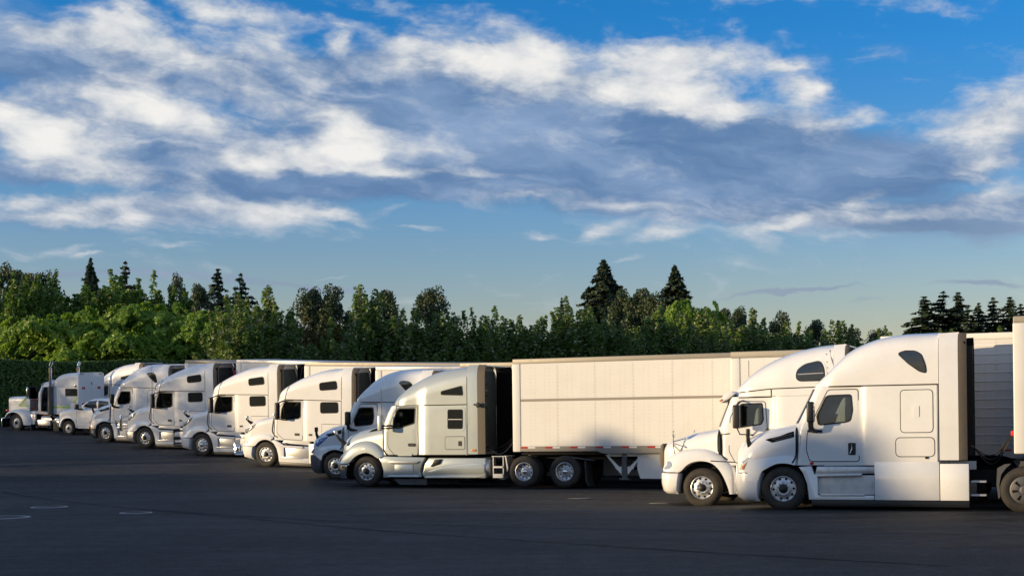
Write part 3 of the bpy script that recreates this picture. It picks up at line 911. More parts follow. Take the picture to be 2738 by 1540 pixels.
    # ---- skirts and steps
    for (nm, poly, y0, y1, m_, bv) in S['skirts']:
        m_ = paint if m_ == 'P' else m_
        mb = MB().prism(poly, y0, y1)
        o = mk(nm, mb, m_, root, bevel=bv)
        mb2 = MB().prism([(p[0], p[1]) for p in poly], -y1, -y0); mk(nm, mb2, m_, root, bevel=bv)
    # ---- chassis
    ch = MB().box(-.95, S['rear'] + .75, -.43, -.36, .62, .90).box(-.95, S['rear'] + .75, .36, .43, .62, .90)
    ch.box(-.85, S['back'] - .3, -.84, .84, .40, 1.12).box(S['back'] - .3, S['rear'] + .6, -.36, .36, .66, .86)  # wide dark underbody block added to keep the wheel arches dark
    ch.tube([(0, -.95, .5), (0, .95, .5)], .08, 8)
    for ax in S['axles']: ch.tube([(ax, -.7, .5), (ax, .7, .5)], .11, 8).lathe([(.05, -.2), (.2, -.12), (.23, 0), (.2, .12), (.05, .2)], 12, (ax, 0, .5))
    mk('chassis', ch, 'frame_dark', root)
    fw_ = MB().prism([(S['axles'][0] - .15, .98), (S['axles'][0] + 1.3, .94), (S['axles'][0] + 1.3, 1.0), (S['axles'][0] - .1, 1.12)], -.45, .45)
    mk('fifth_wheel', fw_, 'steel', root)
    # ---- wheels
    for s in (-1, 1):
        wheel(root, 0, s * 1.19, 'front', s, hub=g('hub', 'hub'))
        for ax in S['axles']: wheel(root, ax, s * 1.22, g('rear_kind', 'drive'), s)
    # ---- mirrors
    mx0, mx1, mz0, mz1 = S['mirror'][:4]
    mm = g('mirror_mat', 'black')
    for s in (-1, 1):
        ya, yb = (-1.64, -1.42) if s < 0 else (1.42, 1.64)
        mo = mirror_head(root, mx0, mx1, mz0, mz1, ya, yb, mm)
        arms = MB()
        for arm in S['mirror_arms']:
            mk('mirror_arm', MB().tube([(x, y * -s, z) for x, y, z in arm[0]], arm[1], 6), 'black', mo)
    for s in (-1, 1):
        if g('hood_mirror'):
            ft, hd, hmat, hy = g('hood_mirror'); hood_mirror(root, ft, hd, 'black', hmat, hy, s=s)
    return root, BH, BC, BR


# ---------------------------------------------------------------- modern aerodynamic tractor (teardrop roof window)
CASC = dict(
    hood=dict(x0=-1.27, x1=.31, nose=.62, nn=2.5, W=K(-1.27, 1.10, -.7, 1.20, -.2, 1.215, .31, 1.20), ZB=K(-1.27, .86, -.60, .90, -.47, .92, -.37, .98, -.22, 1.06, -.05, 1.09, .12, 1.09, .31, 1.05),
              ZS=K(-1.27, .98, -.9, 1.14, -.5, 1.38, 0, 1.56, .31, 1.63), ZT=K(-1.27, 1.36, -1.22, 1.50, -1.1, 1.62, -.79, 1.76, -.42, 1.90, .31, 2.04), N=K(-1.27, 2.2, -.6, 2.7, .31, 3.6)),
    fender=([(-.57, .70), (-.50, .89), (-.37, .98), (-.13, 1.085), (.09, 1.09), (.28, 1.05)], [(-1.02, .98), (-.80, 1.22), (-.45, 1.36), (-.10, 1.40), (.14, 1.36), (.30, 1.25)], -1.195, -1.24, 26, 8, 2.2), soft=True,
    bumper=[(.20, -1.08, -.55, 1.10, -.63), (.30, -1.22, -.60, 1.20, -.61), (.50, -1.27, -.62, 1.23, -.58), (.72, -1.29, -.62, 1.235, -.55), (.86, -1.29, -.62, 1.22, -.50)],
    cab=dict(n=3.4, step=(1.76, 1.95, .05), levels=[(1.05, .28, .36, 1.205, 3.5), (1.15, .28, .40, 1.21, 3.5), (1.4, .28, .45, 1.215, 3.5), (1.65, .26, .48, 1.215, 3.5), (1.85, .22, .54, 1.215, 3.5), (2.0, .20, .64, 1.21, 3.5), (2.15, .27, .74, 1.207, 3.5),
                                              (2.3, .35, .80, 1.203, 3.5), (2.45, .43, .86, 1.20, 3.5), (2.6, .51, .92, 1.196, 3.5), (2.75, .58, .99, 1.193, 3.5), (2.85, .63, 1.06, 1.19, 3.5)]),
    roof=dict(x0=.62, x1=3.5, nose=.62, nn=2.5, W=K(.62, 1.20, 1.6, 1.235, 3.5, 1.25), ZB=K(.62, 2.855, 3.5, 2.855), ZS=K(.62, 2.87, 1.2, 2.98, 2.0, 3.15, 3.5, 3.35),
              ZT=K(.62, 2.90, .68, 2.95, .86, 3.10, 1.16, 3.42, 1.46, 3.69, 1.87, 3.88, 2.2, 3.97, 2.55, 4.02, 2.9, 4.04, 3.5, 4.04), N=K(.62, 2.2, 1.3, 2.5, 2.2, 3.2, 3.5, 4.0)),
    door=[(.58, 1.77), (.56, 1.39), (.63, 1.145), (1.735, 1.145), (1.725, 2.77), (1.06, 2.77), (.78, 2.22)],
    window=[(.80, 2.18), (1.01, 2.61), (1.08, 2.64), (1.57, 2.65), (1.60, 2.30), (1.55, 2.07), (1.45, 2.04), (.84, 1.98)], window_r=.05,
    handle=(1.50, 1.67, 1.28, 1.56), screen=((2.02,), (2.80,)), inside=(1.12, 1.16, .45, 1.80, 2.78),
    side_windows=[dict(o=[(2.64, 3.56), (2.78, 3.61), (3.0, 3.60), (3.13, 3.52), (3.21, 3.30), (3.235, 3.12), (3.10, 3.16), (2.86, 3.34)], r=.05)],
    hatches=[(2.68, 3.37, 1.79, 2.73, .09, (2.95, 3.08, 2.13, 2.38, 'white')), (2.57, 3.40, 1.25, 1.66, .10, (3.20, 3.26, 1.19, 1.25, 'black'))],
    seams=[[(1.94, 2.853), (3.5, 2.853)], [(1.06, 2.853), (1.94, 2.853)], [(3.5, 1.14), (3.5, 2.85)]],
    hood_seams=[[(.31, 1.92), (.315, 1.5), (.30, 1.25), (.22, 1.10)]],
    decals=[('hood_vent', 'hood', [(-.42, 1.645), (.26, 1.84), (.27, 1.70), (-.24, 1.575)], 'black_matte', .008),
            ('vent_slat', 'hood', [(-.26, 1.655), (.23, 1.785), (.23, 1.768), (-.24, 1.643)], 'grey_plastic', .016),
            ('vent_slat', 'hood', [(-.20, 1.622), (.23, 1.735), (.23, 1.722), (-.18, 1.612)], 'grey_plastic', .016),
            ('headlight', 'hood', [(-1.10, .93), (-1.0, 1.13), (-.80, 1.245), (-.86, 1.10), (-.95, .95)], 'lamp_lens', .010),
            ('turn_signal', 'hood', [(-1.02, .95), (-.96, 1.02), (-.86, 1.11), (-.93, .95)], 'amber', .015),
            ('cowl_recess', 'cab', [(.345, 1.50), (.345, 1.74), (.42, 1.74), (.42, 1.52)], 'grey_plastic', .004),
            ('marker_lamp', 'cab', [(.62, 1.06), (.70, 1.06), (.72, 1.12), (.63, 1.12)], 'red', .010)],
    ext=(3.5, 3.92, 4.10, 1.16, 3.99, 1.262), back=3.52, rear=6.6, axles=(5.28, 6.62),
    skirts=[('side_skirt', [(.60, .26), (.56, .62), (.47, .86), (.37, 1.01), (.66, 1.03), (.72, .84), (.80, .84), (.80, .36), (2.07, .36), (2.07, .26)], -1.245, -1.05, 'P', .012),
            ('step_panel', [(.80, .38), (2.07, .38), (2.07, .82), (.80, .82)], -1.17, -1.05, 'white_dirty', .01),
            ('step', [(.74, .84), (2.07, .86), (2.07, 1.02), (.78, 1.02)], -1.19, -1.05, 'alu', .008),
            ('step_tread', [(.78, .78), (1.80, .80), (1.80, .86), (.78, .84)], -1.255, -1.10, 'alu', .006),
            ('step_tread', [(.86, .34), (1.86, .345), (1.86, .40), (.86, .395)], -1.262, -1.05, 'alu', .008),
            ('side_skirt', [(2.085, .26), (3.50, .26), (3.50, 1.125), (2.085, 1.125)], -1.262, -1.05, 'P', .012),
            ('side_skirt', [(3.515, .26), (4.13, .26), (4.13, 1.08), (3.515, 1.08)], -1.262, -1.05, 'P', .012),
            ('door_sill', [(.95, 1.03), (2.07, 1.04), (2.07, 1.125), (.95, 1.125)], -1.20, -1.05, 'P', .008),
            ('ground_skirt', [(.68, .11), (4.13, .11), (4.13, .25), (.66, .25)], -1.235, -1.15, 'black', .006)],
    mirror=(.63, .79, 2.03, 2.51), mirror_arms=[([(.70, -1.50, 2.08), (.70, -1.46, 1.90), (.74, -1.30, 1.84), (.80, -1.20, 1.83)], [.07, .065, .06, .05]), ([(.58, -1.215, 1.84), (.92, -1.215, 1.83)], .035)],
    hood_mirror=((-.80, 1.47), (-.84, 1.80), 'black', -1.0))

# ---------------------------------------------------------------- rounded tractor with strong fenders (square sleeper window)
T680 = dict(
    hood=dict(x0=-1.24, x1=.62, nose=.55, nn=2.6, W=K(-1.24, .98, -.6, 1.04, 0, 1.08, .62, 1.13), ZB=K(-1.24, .78, -.7, .80, -.55, .95, -.3, 1.08, 0, 1.12, .25, 1.08, .42, 1.04, .62, 1.04),
              ZS=K(-1.24, 1.05, -.8, 1.25, -.3, 1.45, .62, 1.60), ZT=K(-1.24, 1.35, -1.2, 1.48, -1.1, 1.62, -.89, 1.77, -.24, 1.96, .43, 2.09, .62, 2.12), N=K(-1.24, 2.3, -.6, 2.5, .62, 2.8)),
    fender=([(-.80, .76), (-.63, .80), (-.45, .97), (-.25, 1.08), (0, 1.13), (.22, 1.08), (.40, .97), (.46, .94)], [(-1.14, .80), (-1.05, 1.02), (-.86, 1.20), (-.54, 1.45), (-.08, 1.55), (.30, 1.48), (.60, 1.25), (.72, 1.05)], -1.00, -1.26, 30, 9, 2.6),
    bumper=[(.27, -1.20, -.80, 1.18, -.77), (.4, -1.24, -.80, 1.20, -.77), (.6, -1.25, -.80, 1.20, -.74), (.72, -1.25, -.80, 1.19, -.70)], bumper_mat='chrome',
    cab=dict(n=3.2, step=(1.93, 2.22, .075), levels=[(1.04, .55, .66, 1.175, 3.74), (1.2, .55, .70, 1.18, 3.74), (1.5, .55, .72, 1.185, 3.74), (1.8, .52, .74, 1.185, 3.74), (2.0, .44, .80, 1.18, 3.74), (2.15, .49, .86, 1.176, 3.74), (2.3, .55, .92, 1.172, 3.74), (2.45, .62, .98, 1.168, 3.74), (2.58, .70, 1.05, 1.165, 3.74), (2.68, .76, 1.12, 1.16, 3.74)]),
    roof=dict(x0=.74, x1=3.74, nose=.75, nn=2.4, W=K(.74, 1.17, 1.9, 1.185, 2.25, 1.25, 3.74, 1.255), ZB=K(.74, 2.685, 3.74, 2.685), ZS=K(.74, 2.70, 1.3, 2.80, 2.0, 2.95, 2.4, 3.05, 3.74, 3.30),
              ZT=K(.74, 2.73, .83, 2.86, 1.18, 3.21, 1.6, 3.50, 2.12, 3.72, 2.8, 3.88, 3.44, 3.945, 3.74, 3.955), N=K(.74, 2.1, 1.4, 2.3, 2.4, 2.9, 3.74, 3.8)),
    door=[(.82, 1.86), (.81, 1.33), (1.04, 1.06), (1.90, 1.05), (1.915, 2.62), (1.20, 2.63), (1.05, 2.45)],
    window=[(1.02, 1.97), (1.04, 2.17), (1.14, 2.52), (1.23, 2.595), (1.82, 2.59), (1.79, 2.10), (1.22, 1.94)], window_r=.03,
    handle=(1.55, 1.84, 1.33, 1.44), handle_r=.055, screen=((2.06,), (2.62,)), inside=(1.25, 1.10, .72, 2.05, 2.6),
    side_windows=[dict(o=[(2.82, 3.03), (2.82, 3.12), (3.55, 3.285), (3.58, 3.0)], r=.04), dict(o=[(3.05, 1.915), (3.565, 1.91), (3.57, 2.515), (3.05, 2.52)], r=.05, bar=[(3.06, 2.21), (3.56, 2.205)], seal=.02, rim=.10)],
    hatches=[(2.95, 3.64, 1.235, 1.64, .06, (3.42, 3.53, 1.34, 1.50, 'black'))],
    seams=[[(1.12, 2.686), (3.74, 2.686)], [(3.74, 1.07), (3.74, 3.6)], [(1.925, 1.04), (1.935, 2.68)], [(.72, 1.05), (3.74, 1.045)]],
    hood_seams=[[(.62, 2.0), (.62, 1.5), (.64, 1.25), (.72, 1.10), (.92, 1.0)]],
    decals=[('hood_vent', 'hood', [(-.10, 1.80), (.03, 1.915), (.38, 2.01), (.37, 1.86)], 'silver', .010), ('vent_mesh', 'hood', [(-.03, 1.82), (.06, 1.90), (.335, 1.975), (.325, 1.87)], 'black_matte', .016),
            ('headlight', 'hood', [(-1.06, .84), (-1.0, 1.02), (-.90, 1.10), (-.92, .95), (-1.0, .83)], 'lamp_lens', .014), ('turn_signal', 'hood', [(-1.03, .86), (-.98, .98), (-.94, .95), (-.99, .85)], 'amber', .022),
            ('fender_lamp', 'hood', [(-.16, 1.235), (.0, 1.235), (.0, 1.285), (-.16, 1.285)], 'alu', .012),
            ('grab_plate', 'cab', [(1.18, 1.02), (1.70, 1.02), (1.70, 1.09), (1.18, 1.09)], 'silver', .03)],
    ext=(3.74, 4.10, 4.36, 1.07, 3.97, 1.262), ext_in=.02, back=3.76, rear=7.07, axles=(5.69, 7.07), mirror_mat='silver',
    skirts=[('side_skirt', [(.62, .30), (.62, .55), (.55, .78), (.44, .96), (.56, 1.02), (.95, 1.0), (2.18, .97), (2.05, .75), (1.98, .50), (2.05, .34), (1.9, .30)], -1.20, -.95, 'P', .03),
            ('step', [(.83, .845), (1.97, .845), (1.87, .765), (.92, .765)], -1.262, -1.05, 'alu', .01),
            ('storage_lid', [(1.06, .40), (1.74, .40), (1.74, .745), (1.06, .745)], -1.218, -1.1, 'P', .012),
            ('step', [(.80, .32), (2.02, .33), (1.94, .385), (.84, .38)], -1.265, -1.0, 'alu', .012),
            ('tank_fairing', [(2.06, .44), (2.13, .28), (4.33, .29), (4.34, .94), (2.30, .95), (2.16, .76)], -1.19, -.8, 'P', .03),
            ('tank_swage', [(2.22, .50), (3.0, .74), (4.0, .78), (4.32, .76), (4.32, .44), (2.5, .42)], -1.225, -1.1, 'P', .05),
            ('tank_lip', [(2.14, .285), (4.0, .295), (4.32, .36), (3.2, .395), (2.2, .36)], -1.228, -1.1, 'P', .03)],
    mirror=(.64, .80, 1.86, 2.385), mirror_arms=[([(.78, -1.48, 2.02), (.95, -1.25, 2.03), (1.05, -1.18, 2.0)], .035), ([(.78, -1.48, 1.93), (.95, -1.25, 1.95), (1.05, -1.18, 1.95)], .03)],
    hood_mirror=((-.86, 1.42), (-1.19, 1.80), 'chrome', -1.05))

# ---------------------------------------------------------------- angular tractor with two sleeper windows
VOLVO = dict(
    hood=dict(x0=-1.38, x1=.36, nose=.70, nn=2.7, W=K(-1.38, 1.12, -.7, 1.17, 0, 1.19, .36, 1.19), ZB=K(-1.38, .80, -.62, .81, -.5, .84, -.36, .98, -.2, 1.06, 0, 1.10, .2, 1.07, .36, 1.03),
              ZS=K(-1.38, 1.10, -.9, 1.38, -.5, 1.62, 0, 1.74, .36, 1.80), ZT=K(-1.38, 1.28, -1.33, 1.46, -1.2, 1.60, -.99, 1.74, -.61, 1.88, -.08, 2.01, .36, 2.09), N=K(-1.38, 2.6, -.6, 3.0, .36, 3.0)),
    fender=([(-.60, .81), (-.48, .85), (-.34, .99), (-.15, 1.08), (.05, 1.10), (.24, 1.05), (.32, 1.0)], [(-1.10, .83), (-.95, .98), (-.68, 1.21), (-.35, 1.33), (-.05, 1.36), (.18, 1.33), (.34, 1.24)], -1.165, -1.25, 26, 8, 2.0),
    bumper=[(.27, -1.0, -.6, 1.08, -.66), (.36, -1.28, -.66, 1.20, -.65), (.52, -1.36, -.68, 1.235, -.63), (.70, -1.38, -.68, 1.24, -.60), (.79, -1.38, -.68, 1.235, -.58)],
    cab=dict(n=3.6, step=(1.74, 1.95, .045), levels=[(1.10, .34, .44, 1.21, 3.5), (1.3, .34, .46, 1.212, 3.5), (1.6, .34, .48, 1.212, 3.5), (1.85, .30, .52, 1.212, 3.5), (2.0, .22, .58, 1.21, 3.5), (2.2, .28, .64, 1.207, 3.5), (2.4, .34, .70, 1.204, 3.5), (2.6, .40, .78, 1.20, 3.5), (2.74, .44, .84, 1.198, 3.5)]),
    roof=dict(x0=.28, x1=3.5, nose=.75, nn=2.5, W=K(.28, 1.20, 1.2, 1.24, 3.5, 1.255), ZB=K(.28, 2.742, 3.5, 2.742), ZS=K(.28, 2.78, .8, 2.95, 1.6, 3.15, 3.5, 3.40),
              ZT=K(.28, 2.80, .37, 3.0, .74, 3.24, 1.32, 3.56, 1.83, 3.76, 2.38, 3.92, 2.78, 3.98, 3.12, 4.0, 3.5, 4.05), N=K(.28, 2.6, 1.2, 2.8, 2.4, 3.2, 3.5, 4.0)),
    door=[(.54, 1.89), (.54, 1.37), (.83, 1.15), (1.70, 1.14), (1.725, 2.70), (.94, 2.68), (.66, 2.45)],
    window=[(.70, 1.98), (.75, 2.34), (.87, 2.62), (.93, 2.645), (1.63, 2.65), (1.615, 2.05), (1.50, 1.985), (.82, 1.935)], window_r=.035,
    screen=((2.05,), (2.72,)), inside=(1.05, 1.16, .46, 1.80, 2.68),
    side_windows=[dict(o=[(2.51, 3.42), (3.26, 3.515), (3.30, 3.205), (2.53, 3.14)], r=.09), dict(o=[(2.55, 2.655), (3.325, 2.675), (3.34, 2.275), (2.56, 2.24)], r=.09)],
    hatches=[(1.33, 1.60, 1.28, 1.42, .015), (2.62, 3.46, 1.16, 1.80, .02)],
    seams=[[(.86, 2.742), (3.5, 2.742)], [(3.5, 1.14), (3.5, 3.7)], [(.92, 2.75), (.95, 2.9), (1.08, 3.28)], [(.48, 2.80), (.62, 2.95), (.78, 3.18)]],
    hood_seams=[[(.36, 2.0), (.33, 1.75), (.30, 1.45), (.40, 1.30), (.56, 1.20)], [(.20, 1.00), (.28, 1.10), (.40, 1.20)]],
    decals=[('headlight', 'hood', [(-1.16, 1.25), (-1.08, 1.47), (-.46, 1.74), (-.58, 1.56), (-.9, 1.33)], 'black', .012),
            ('headlamp_lens', 'hood', [(-1.06, 1.33), (-1.0, 1.44), (-.66, 1.60), (-.78, 1.48)], 'lamp_lens', .02),
            ('nameplate', 'cab', [(1.35, 1.30), (1.58, 1.30), (1.58, 1.405), (1.35, 1.405)], 'black', .014),
            ('nameplate', 'cab', [(2.02, 1.32), (2.17, 1.32), (2.17, 1.40), (2.02, 1.40)], 'black', .014),
            ('window_visor', 'cab', [(.86, 2.66), (1.25, 2.69), (1.25, 2.73), (.86, 2.72)], 'black', .03)],
    ext=(3.5, 3.94, 4.20, 1.30, 4.04, 1.262), ext_in=.10, back=3.52, rear=6.8, axles=(5.35, 6.70),
    skirts=[('side_skirt', [(.63, .22), (.60, .50), (.52, .76), (.40, .94), (.26, 1.06), (.40, 1.10), (.60, 1.03), (.84, .90), (1.72, .88), (1.72, .80), (.86, .80), (.86, .42), (2.0, .40), (2.0, .21)], -1.245, -1.05, 'P', .012),
            ('step_panel', [(.86, .42), (2.0, .40), (2.0, .88), (.86, .88)], -1.19, -1.05, 'alu', .01),
            ('step', [(.78, .385), (1.72, .375), (1.72, .425), (.78, .435)], -1.262, -1.0, 'alu', .008),
            ('side_skirt', [(2.015, .21), (4.10, .20), (4.10, 1.0), (2.015, 1.0)], -1.25, -1.05, 'P', .014),
            ('door_sill', [(.72, .98), (2.0, .93), (2.0, 1.12), (.85, 1.13)], -1.16, -1.0, 'P', .01),
            ('air_scoop', [(.80, .98), (.92, .90), (1.02, .92), (.92, 1.0)], -1.225, -1.1, 'black', .0),
            ('ground_skirt', [(.66, .08), (4.1, .08), (4.1, .20), (.64, .21)], -1.225, -1.15, 'black', .006)],
    mirror=(.66, .81, 1.94, 2.62), mirror_arms=[([(.74, -1.50, 2.57), (.80, -1.35, 2.66), (.92, -1.20, 2.68)], .03), ([(.74, -1.50, 1.98), (.85, -1.30, 1.92), (1.0, -1.21, 1.92)], .022)],
    hood_mirror=((-.80, 1.72), (-.96, 1.92), 'chrome', -.95))

# ---------------------------------------------------------------- older tractor, round fenders and sun visor
COLUMBIA = dict(
    hood=dict(x0=-1.26, x1=.42, nose=.42, nn=2.8, W=K(-1.26, .80, -.6, .93, 0, 1.02, .42, 1.10), ZB=K(-1.26, .90, -.7, .92, -.5, 1.0, -.28, 1.13, 0, 1.18, .28, 1.13, .42, 1.10),
              ZS=K(-1.26, 1.25, -.8, 1.45, .42, 1.72), ZT=K(-1.26, 1.52, -1.2, 1.62, -1.09, 1.70, -.73, 1.83, -.23, 1.96, .42, 2.06), N=K(-1.26, 2.8, .42, 3.0)),
    fender=([(-.62, .90), (-.53, .95), (-.40, 1.08), (-.22, 1.17), (0, 1.195), (.24, 1.15), (.42, 1.02), (.56, .82), (.68, .55), (.74, .34)], [(-1.10, .93), (-1.06, 1.12), (-.82, 1.37), (-.32, 1.52), (.14, 1.51), (.50, 1.35), (.70, 1.20), (.86, 1.0), (.90, .70), (.90, .34)], -.98, -1.25, 34, 9, 2.5),
    bumper=[(.33, -1.12, -.65, 1.10, -.66), (.42, -1.20, -.70, 1.19, -.66), (.6, -1.24, -.72, 1.22, -.64), (.8, -1.25, -.72, 1.22, -.61), (.875, -1.24, -.72, 1.20, -.60)],
    cab=dict(n=3.2, step=(1.84, 2.02, .11), levels=[(1.08, .46, .60, 1.13, 3.42), (1.3, .46, .62, 1.135, 3.42), (1.7, .44, .64, 1.14, 3.42), (1.95, .36, .70, 1.14, 3.42), (2.05, .32, .74, 1.138, 3.42), (2.2, .37, .80, 1.134, 3.42), (2.4, .45, .87, 1.13, 3.42), (2.6, .54, .93, 1.125, 3.42), (2.78, .61, 1.0, 1.12, 3.42), (2.84, .64, 1.04, 1.12, 3.42)]),
    roof=dict(x0=.70, x1=3.42, nose=.70, nn=2.5, W=K(.70, 1.12, 1.7, 1.20, 2.2, 1.245, 3.42, 1.25), ZB=K(.70, 2.845, 3.42, 2.845), ZS=K(.70, 2.86, 1.3, 3.0, 2.2, 3.2, 3.42, 3.40),
              ZT=K(.70, 2.92, .77, 3.02, .99, 3.27, 1.35, 3.57, 1.91, 3.85, 2.55, 4.04, 3.18, 4.13, 3.42, 4.14), N=K(.70, 2.2, 1.5, 2.5, 2.4, 3.0, 3.42, 3.8)),
    door=[(.76, 2.30), (.72, 1.45), (.88, 1.15), (1.70, 1.12), (1.70, 2.04), (1.66, 2.70), (.97, 2.72)],
    window=[(.86, 2.06), (.93, 2.50), (1.05, 2.65), (1.58, 2.66), (1.61, 2.25), (1.56, 2.14), (1.0, 2.06)], window_r=.04,
    screen=((2.08,), (2.74,)), inside=(1.15, 1.14, .55, 1.85, 2.75),
    side_windows=[dict(o=[(2.50, 3.28), (2.51, 3.47), (2.70, 3.62), (3.09, 3.70), (3.18, 3.52), (3.19, 3.30), (3.10, 3.22), (2.58, 3.22)], r=.10, bar=[(2.53, 3.38), (3.17, 3.40)], seal=.025, rim=.07)],
    hatches=[], seams=[[(1.86, 3.03), (3.42, 3.06)], [(.42, 1.86), (.74, 1.90)], [(1.84, 2.85), (1.84, 3.03)], [(.98, 2.82), (1.84, 2.825)], [(.96, 2.95), (1.84, 3.03)], [(.25, 1.20), (.86, 1.16)]],
    hood_seams=[[(.42, 2.0), (.42, 1.45), (.50, 1.35), (.66, 1.22)]],
    decals=[('headlight', 'hood', [(-1.04, 1.02), (-1.0, 1.14), (-.90, 1.20), (-.82, 1.17), (-.80, 1.07), (-.88, .99), (-.98, .97)], 'lamp_lens', .012),
            ('fairing_bolt', 'roof', [(3.22, 3.86), (3.26, 3.86), (3.26, 3.88), (3.22, 3.88)], 'black', .006), ('fairing_bolt', 'roof', [(3.25, 3.66), (3.27, 3.66), (3.27, 3.69), (3.25, 3.69)], 'black', .006),
            ('fairing_bolt', 'roof', [(3.26, 3.52), (3.29, 3.52), (3.29, 3.54), (3.26, 3.54)], 'black', .006), ('fairing_bolt', 'roof', [(3.26, 3.37), (3.31, 3.37), (3.31, 3.40), (3.26, 3.40)], 'black', .006),
            ('hood_crack', 'roof', [(3.30, 3.98), (3.33, 3.97), (3.40, 3.72), (3.41, 3.60), (3.38, 3.70), (3.34, 3.85)], 'black', .006)],
    ext=(3.42, 3.70, 3.80, 1.2, 4.10, 1.255), back=3.44, rear=6.4, axles=(5.2, 6.5),
    skirts=[('cab_skirt', [(.90, .34), (.90, 1.08), (3.42, 1.08), (3.42, .34)], -1.20, -1.0, 'P', .02)],
    mirror=(.92, 1.10, 2.03, 2.63), mirror_arms=[([(1.0, -1.50, 2.60), (1.05, -1.25, 2.72), (1.1, -1.12, 2.74)], .022), ([(1.0, -1.50, 2.06), (1.05, -1.35, 1.88), (1.35, -1.15, 1.86)], .018)])

# ------------------------------------------------------------------ the row of tractors
GR = 'tractors parked in a row'


def extras_guard(root, m, style):
    if style == 'post':
        for s in (-1, 1):
            mb = MB().prism(fillet([(-1.62, .80), (-1.50, .80), (-1.44, 1.55), (-1.60, 1.57)], .03), s * .95 - .05, s * .95 + .05)
            mk('guard_post', mb, m, root, bevel=.01)
        mk('bull_bar', MB().tube([(-1.55, -.95, 1.5), (-1.55, .95, 1.5)], .05, 8).tube([(-1.56, -.95, 1.05), (-1.56, .95, 1.05)], .04, 8), m, root)
    else:
        for z0, z1 in ((.45, .80), (.55, 1.15)):
            y = 1.12
            pts = [(-1.15, -y, z0), (-1.48, -y, z0), (-1.56, -y + .05, z0 + .06), (-1.56, -y + .05, z1 - .06), (-1.48, -y, z1), (-1.28, -y + .1, z1)]
            a = MB().tube(pts, .045, 8).tube([(x, -yy, z) for x, yy, z in pts], .045, 8).tube([(-1.56, -y + .05, z1 - .08), (-1.56, y - .05, z1 - .08)], .04, 8)
            mk('bull_bar', a, m, root)
        if style == 'lamp': mk('fog_lamp', MB().box(-1.50, -1.30, -1.16, -.98, .50, .78), 'chrome', root, bevel=.03)


def hoses(root, x0, x1, cols, y=-.35, zt=1.75):
    for k, c in enumerate(cols):
        yy = y + .16 * k; sag = .35 + .1 * k
        pts = [Vector((x0 + (x1 - x0) * t, yy + .1 * math.sin(3 * t + k), zt - .15 + (.28 * t) - sag * math.sin(math.pi * t) ** 1.2)) for t in lin(0, 1, 14)]
        mk('air_hose', MB().tube(pts, .016, 6), c, root)
    mk('gladhand', MB().box(x1 - .05, x1 + .06, y - .06, y + .35, zt + .06, zt + .18), 'red_paint', root, bevel=.02)


# nearest tractor on the right
r, BH, BC, BR = tractor(CASC, 'semi_truck', 'large white tractor with teardrop roof window, nearest on the right', GR, rear_kind='cover')
pose(r, 6.74, 34.16, 0.0, .0)
mk('roof_marker_lamp', MB().prism(fillet([(.66, 2.72), (.72, 2.80), (.75, 2.79), (.69, 2.71)], .01), -1.05, -.97), 'red', r)
mk('deck_step', MB().box(4.16, 4.48, -1.1, -.75, .66, .70).box(4.16, 4.48, -1.1, -.75, .36, .40), 'alu', r)
mk('mud_guard', MB().prism([(4.72, .98), (4.86, 1.06), (5.0, 1.07), (4.90, .98), (4.80, .84), (4.76, .62), (4.78, .36), (4.74, .30), (4.70, .62)], -1.2, -.75), 'grey_plastic', r)
hoses(r, 4.15, 5.05, ['black', 'black', 'black'], -.9, 1.62)
mk('far_extender', MB().box(3.93, 4.08, 1.0, 1.2, 1.2, 3.8), 'black', r)

# older tractor beside it
r, BH, BC, BR = tractor(COLUMBIA, 'semi_truck', 'older white tractor with sun visor, round headlight and torn roof fairing', GR, paint='white', hub='hub')
pose(r, 5.37, 38.06, 0.0, -.04)
mk('sun_visor', MB().prism(fillet([(.43, 2.70), (.60, 2.95), (.78, 3.0), (.84, 2.92), (.70, 2.80), (.50, 2.70)], .03), -1.06, 1.06), 'white', r, bevel=.015)
mk('visor_lamp', MB().prism(fillet([(.44, 2.74), (.52, 2.80), (.55, 2.79), (.49, 2.73)], .01), -1.075, -.99), 'amber', r)
mk('grille', MB().prism(fillet([(-1.285, 1.02), (-1.30, 1.30), (-1.27, 1.60), (-1.19, 1.66), (-1.19, 1.0)], .04), -.62, .62), 'extender', r, bevel=.02)
for s in (-1, 1):
    y0 = -.93 * -s
    st = MB().tube([(-.62, y0, 1.42), (-.78, y0 - .16 * -s, 1.62), (-.79, y0 - .16 * -s, 1.98)], .011, 6).tube([(-.40, y0, 1.52), (-.79, y0 - .16 * -s, 1.66)], .010, 6).tube([(-.52, y0 + .10 * -s, 1.78), (-.79, y0 - .16 * -s, 1.70)], .010, 6).tube([(-.78, y0 - .05 * -s, 1.36), (-.79, y0 - .16 * -s, 1.62)], .010, 6)
    h = mk('hood_mirror', st, 'black', r)
    mk('mirror_head', MB().lathe([(0, -.03), (.06, -.025), (.095, 0), (.10, .02), (0, .022)], 16, (-.77, y0 - .16 * -s, 1.90), 'x'), 'chrome', h)
mk('visor_antenna', MB().tube([(1.2, -.9, 3.35), (1.2, -.9, 3.78)], .008, 5), 'black', r)

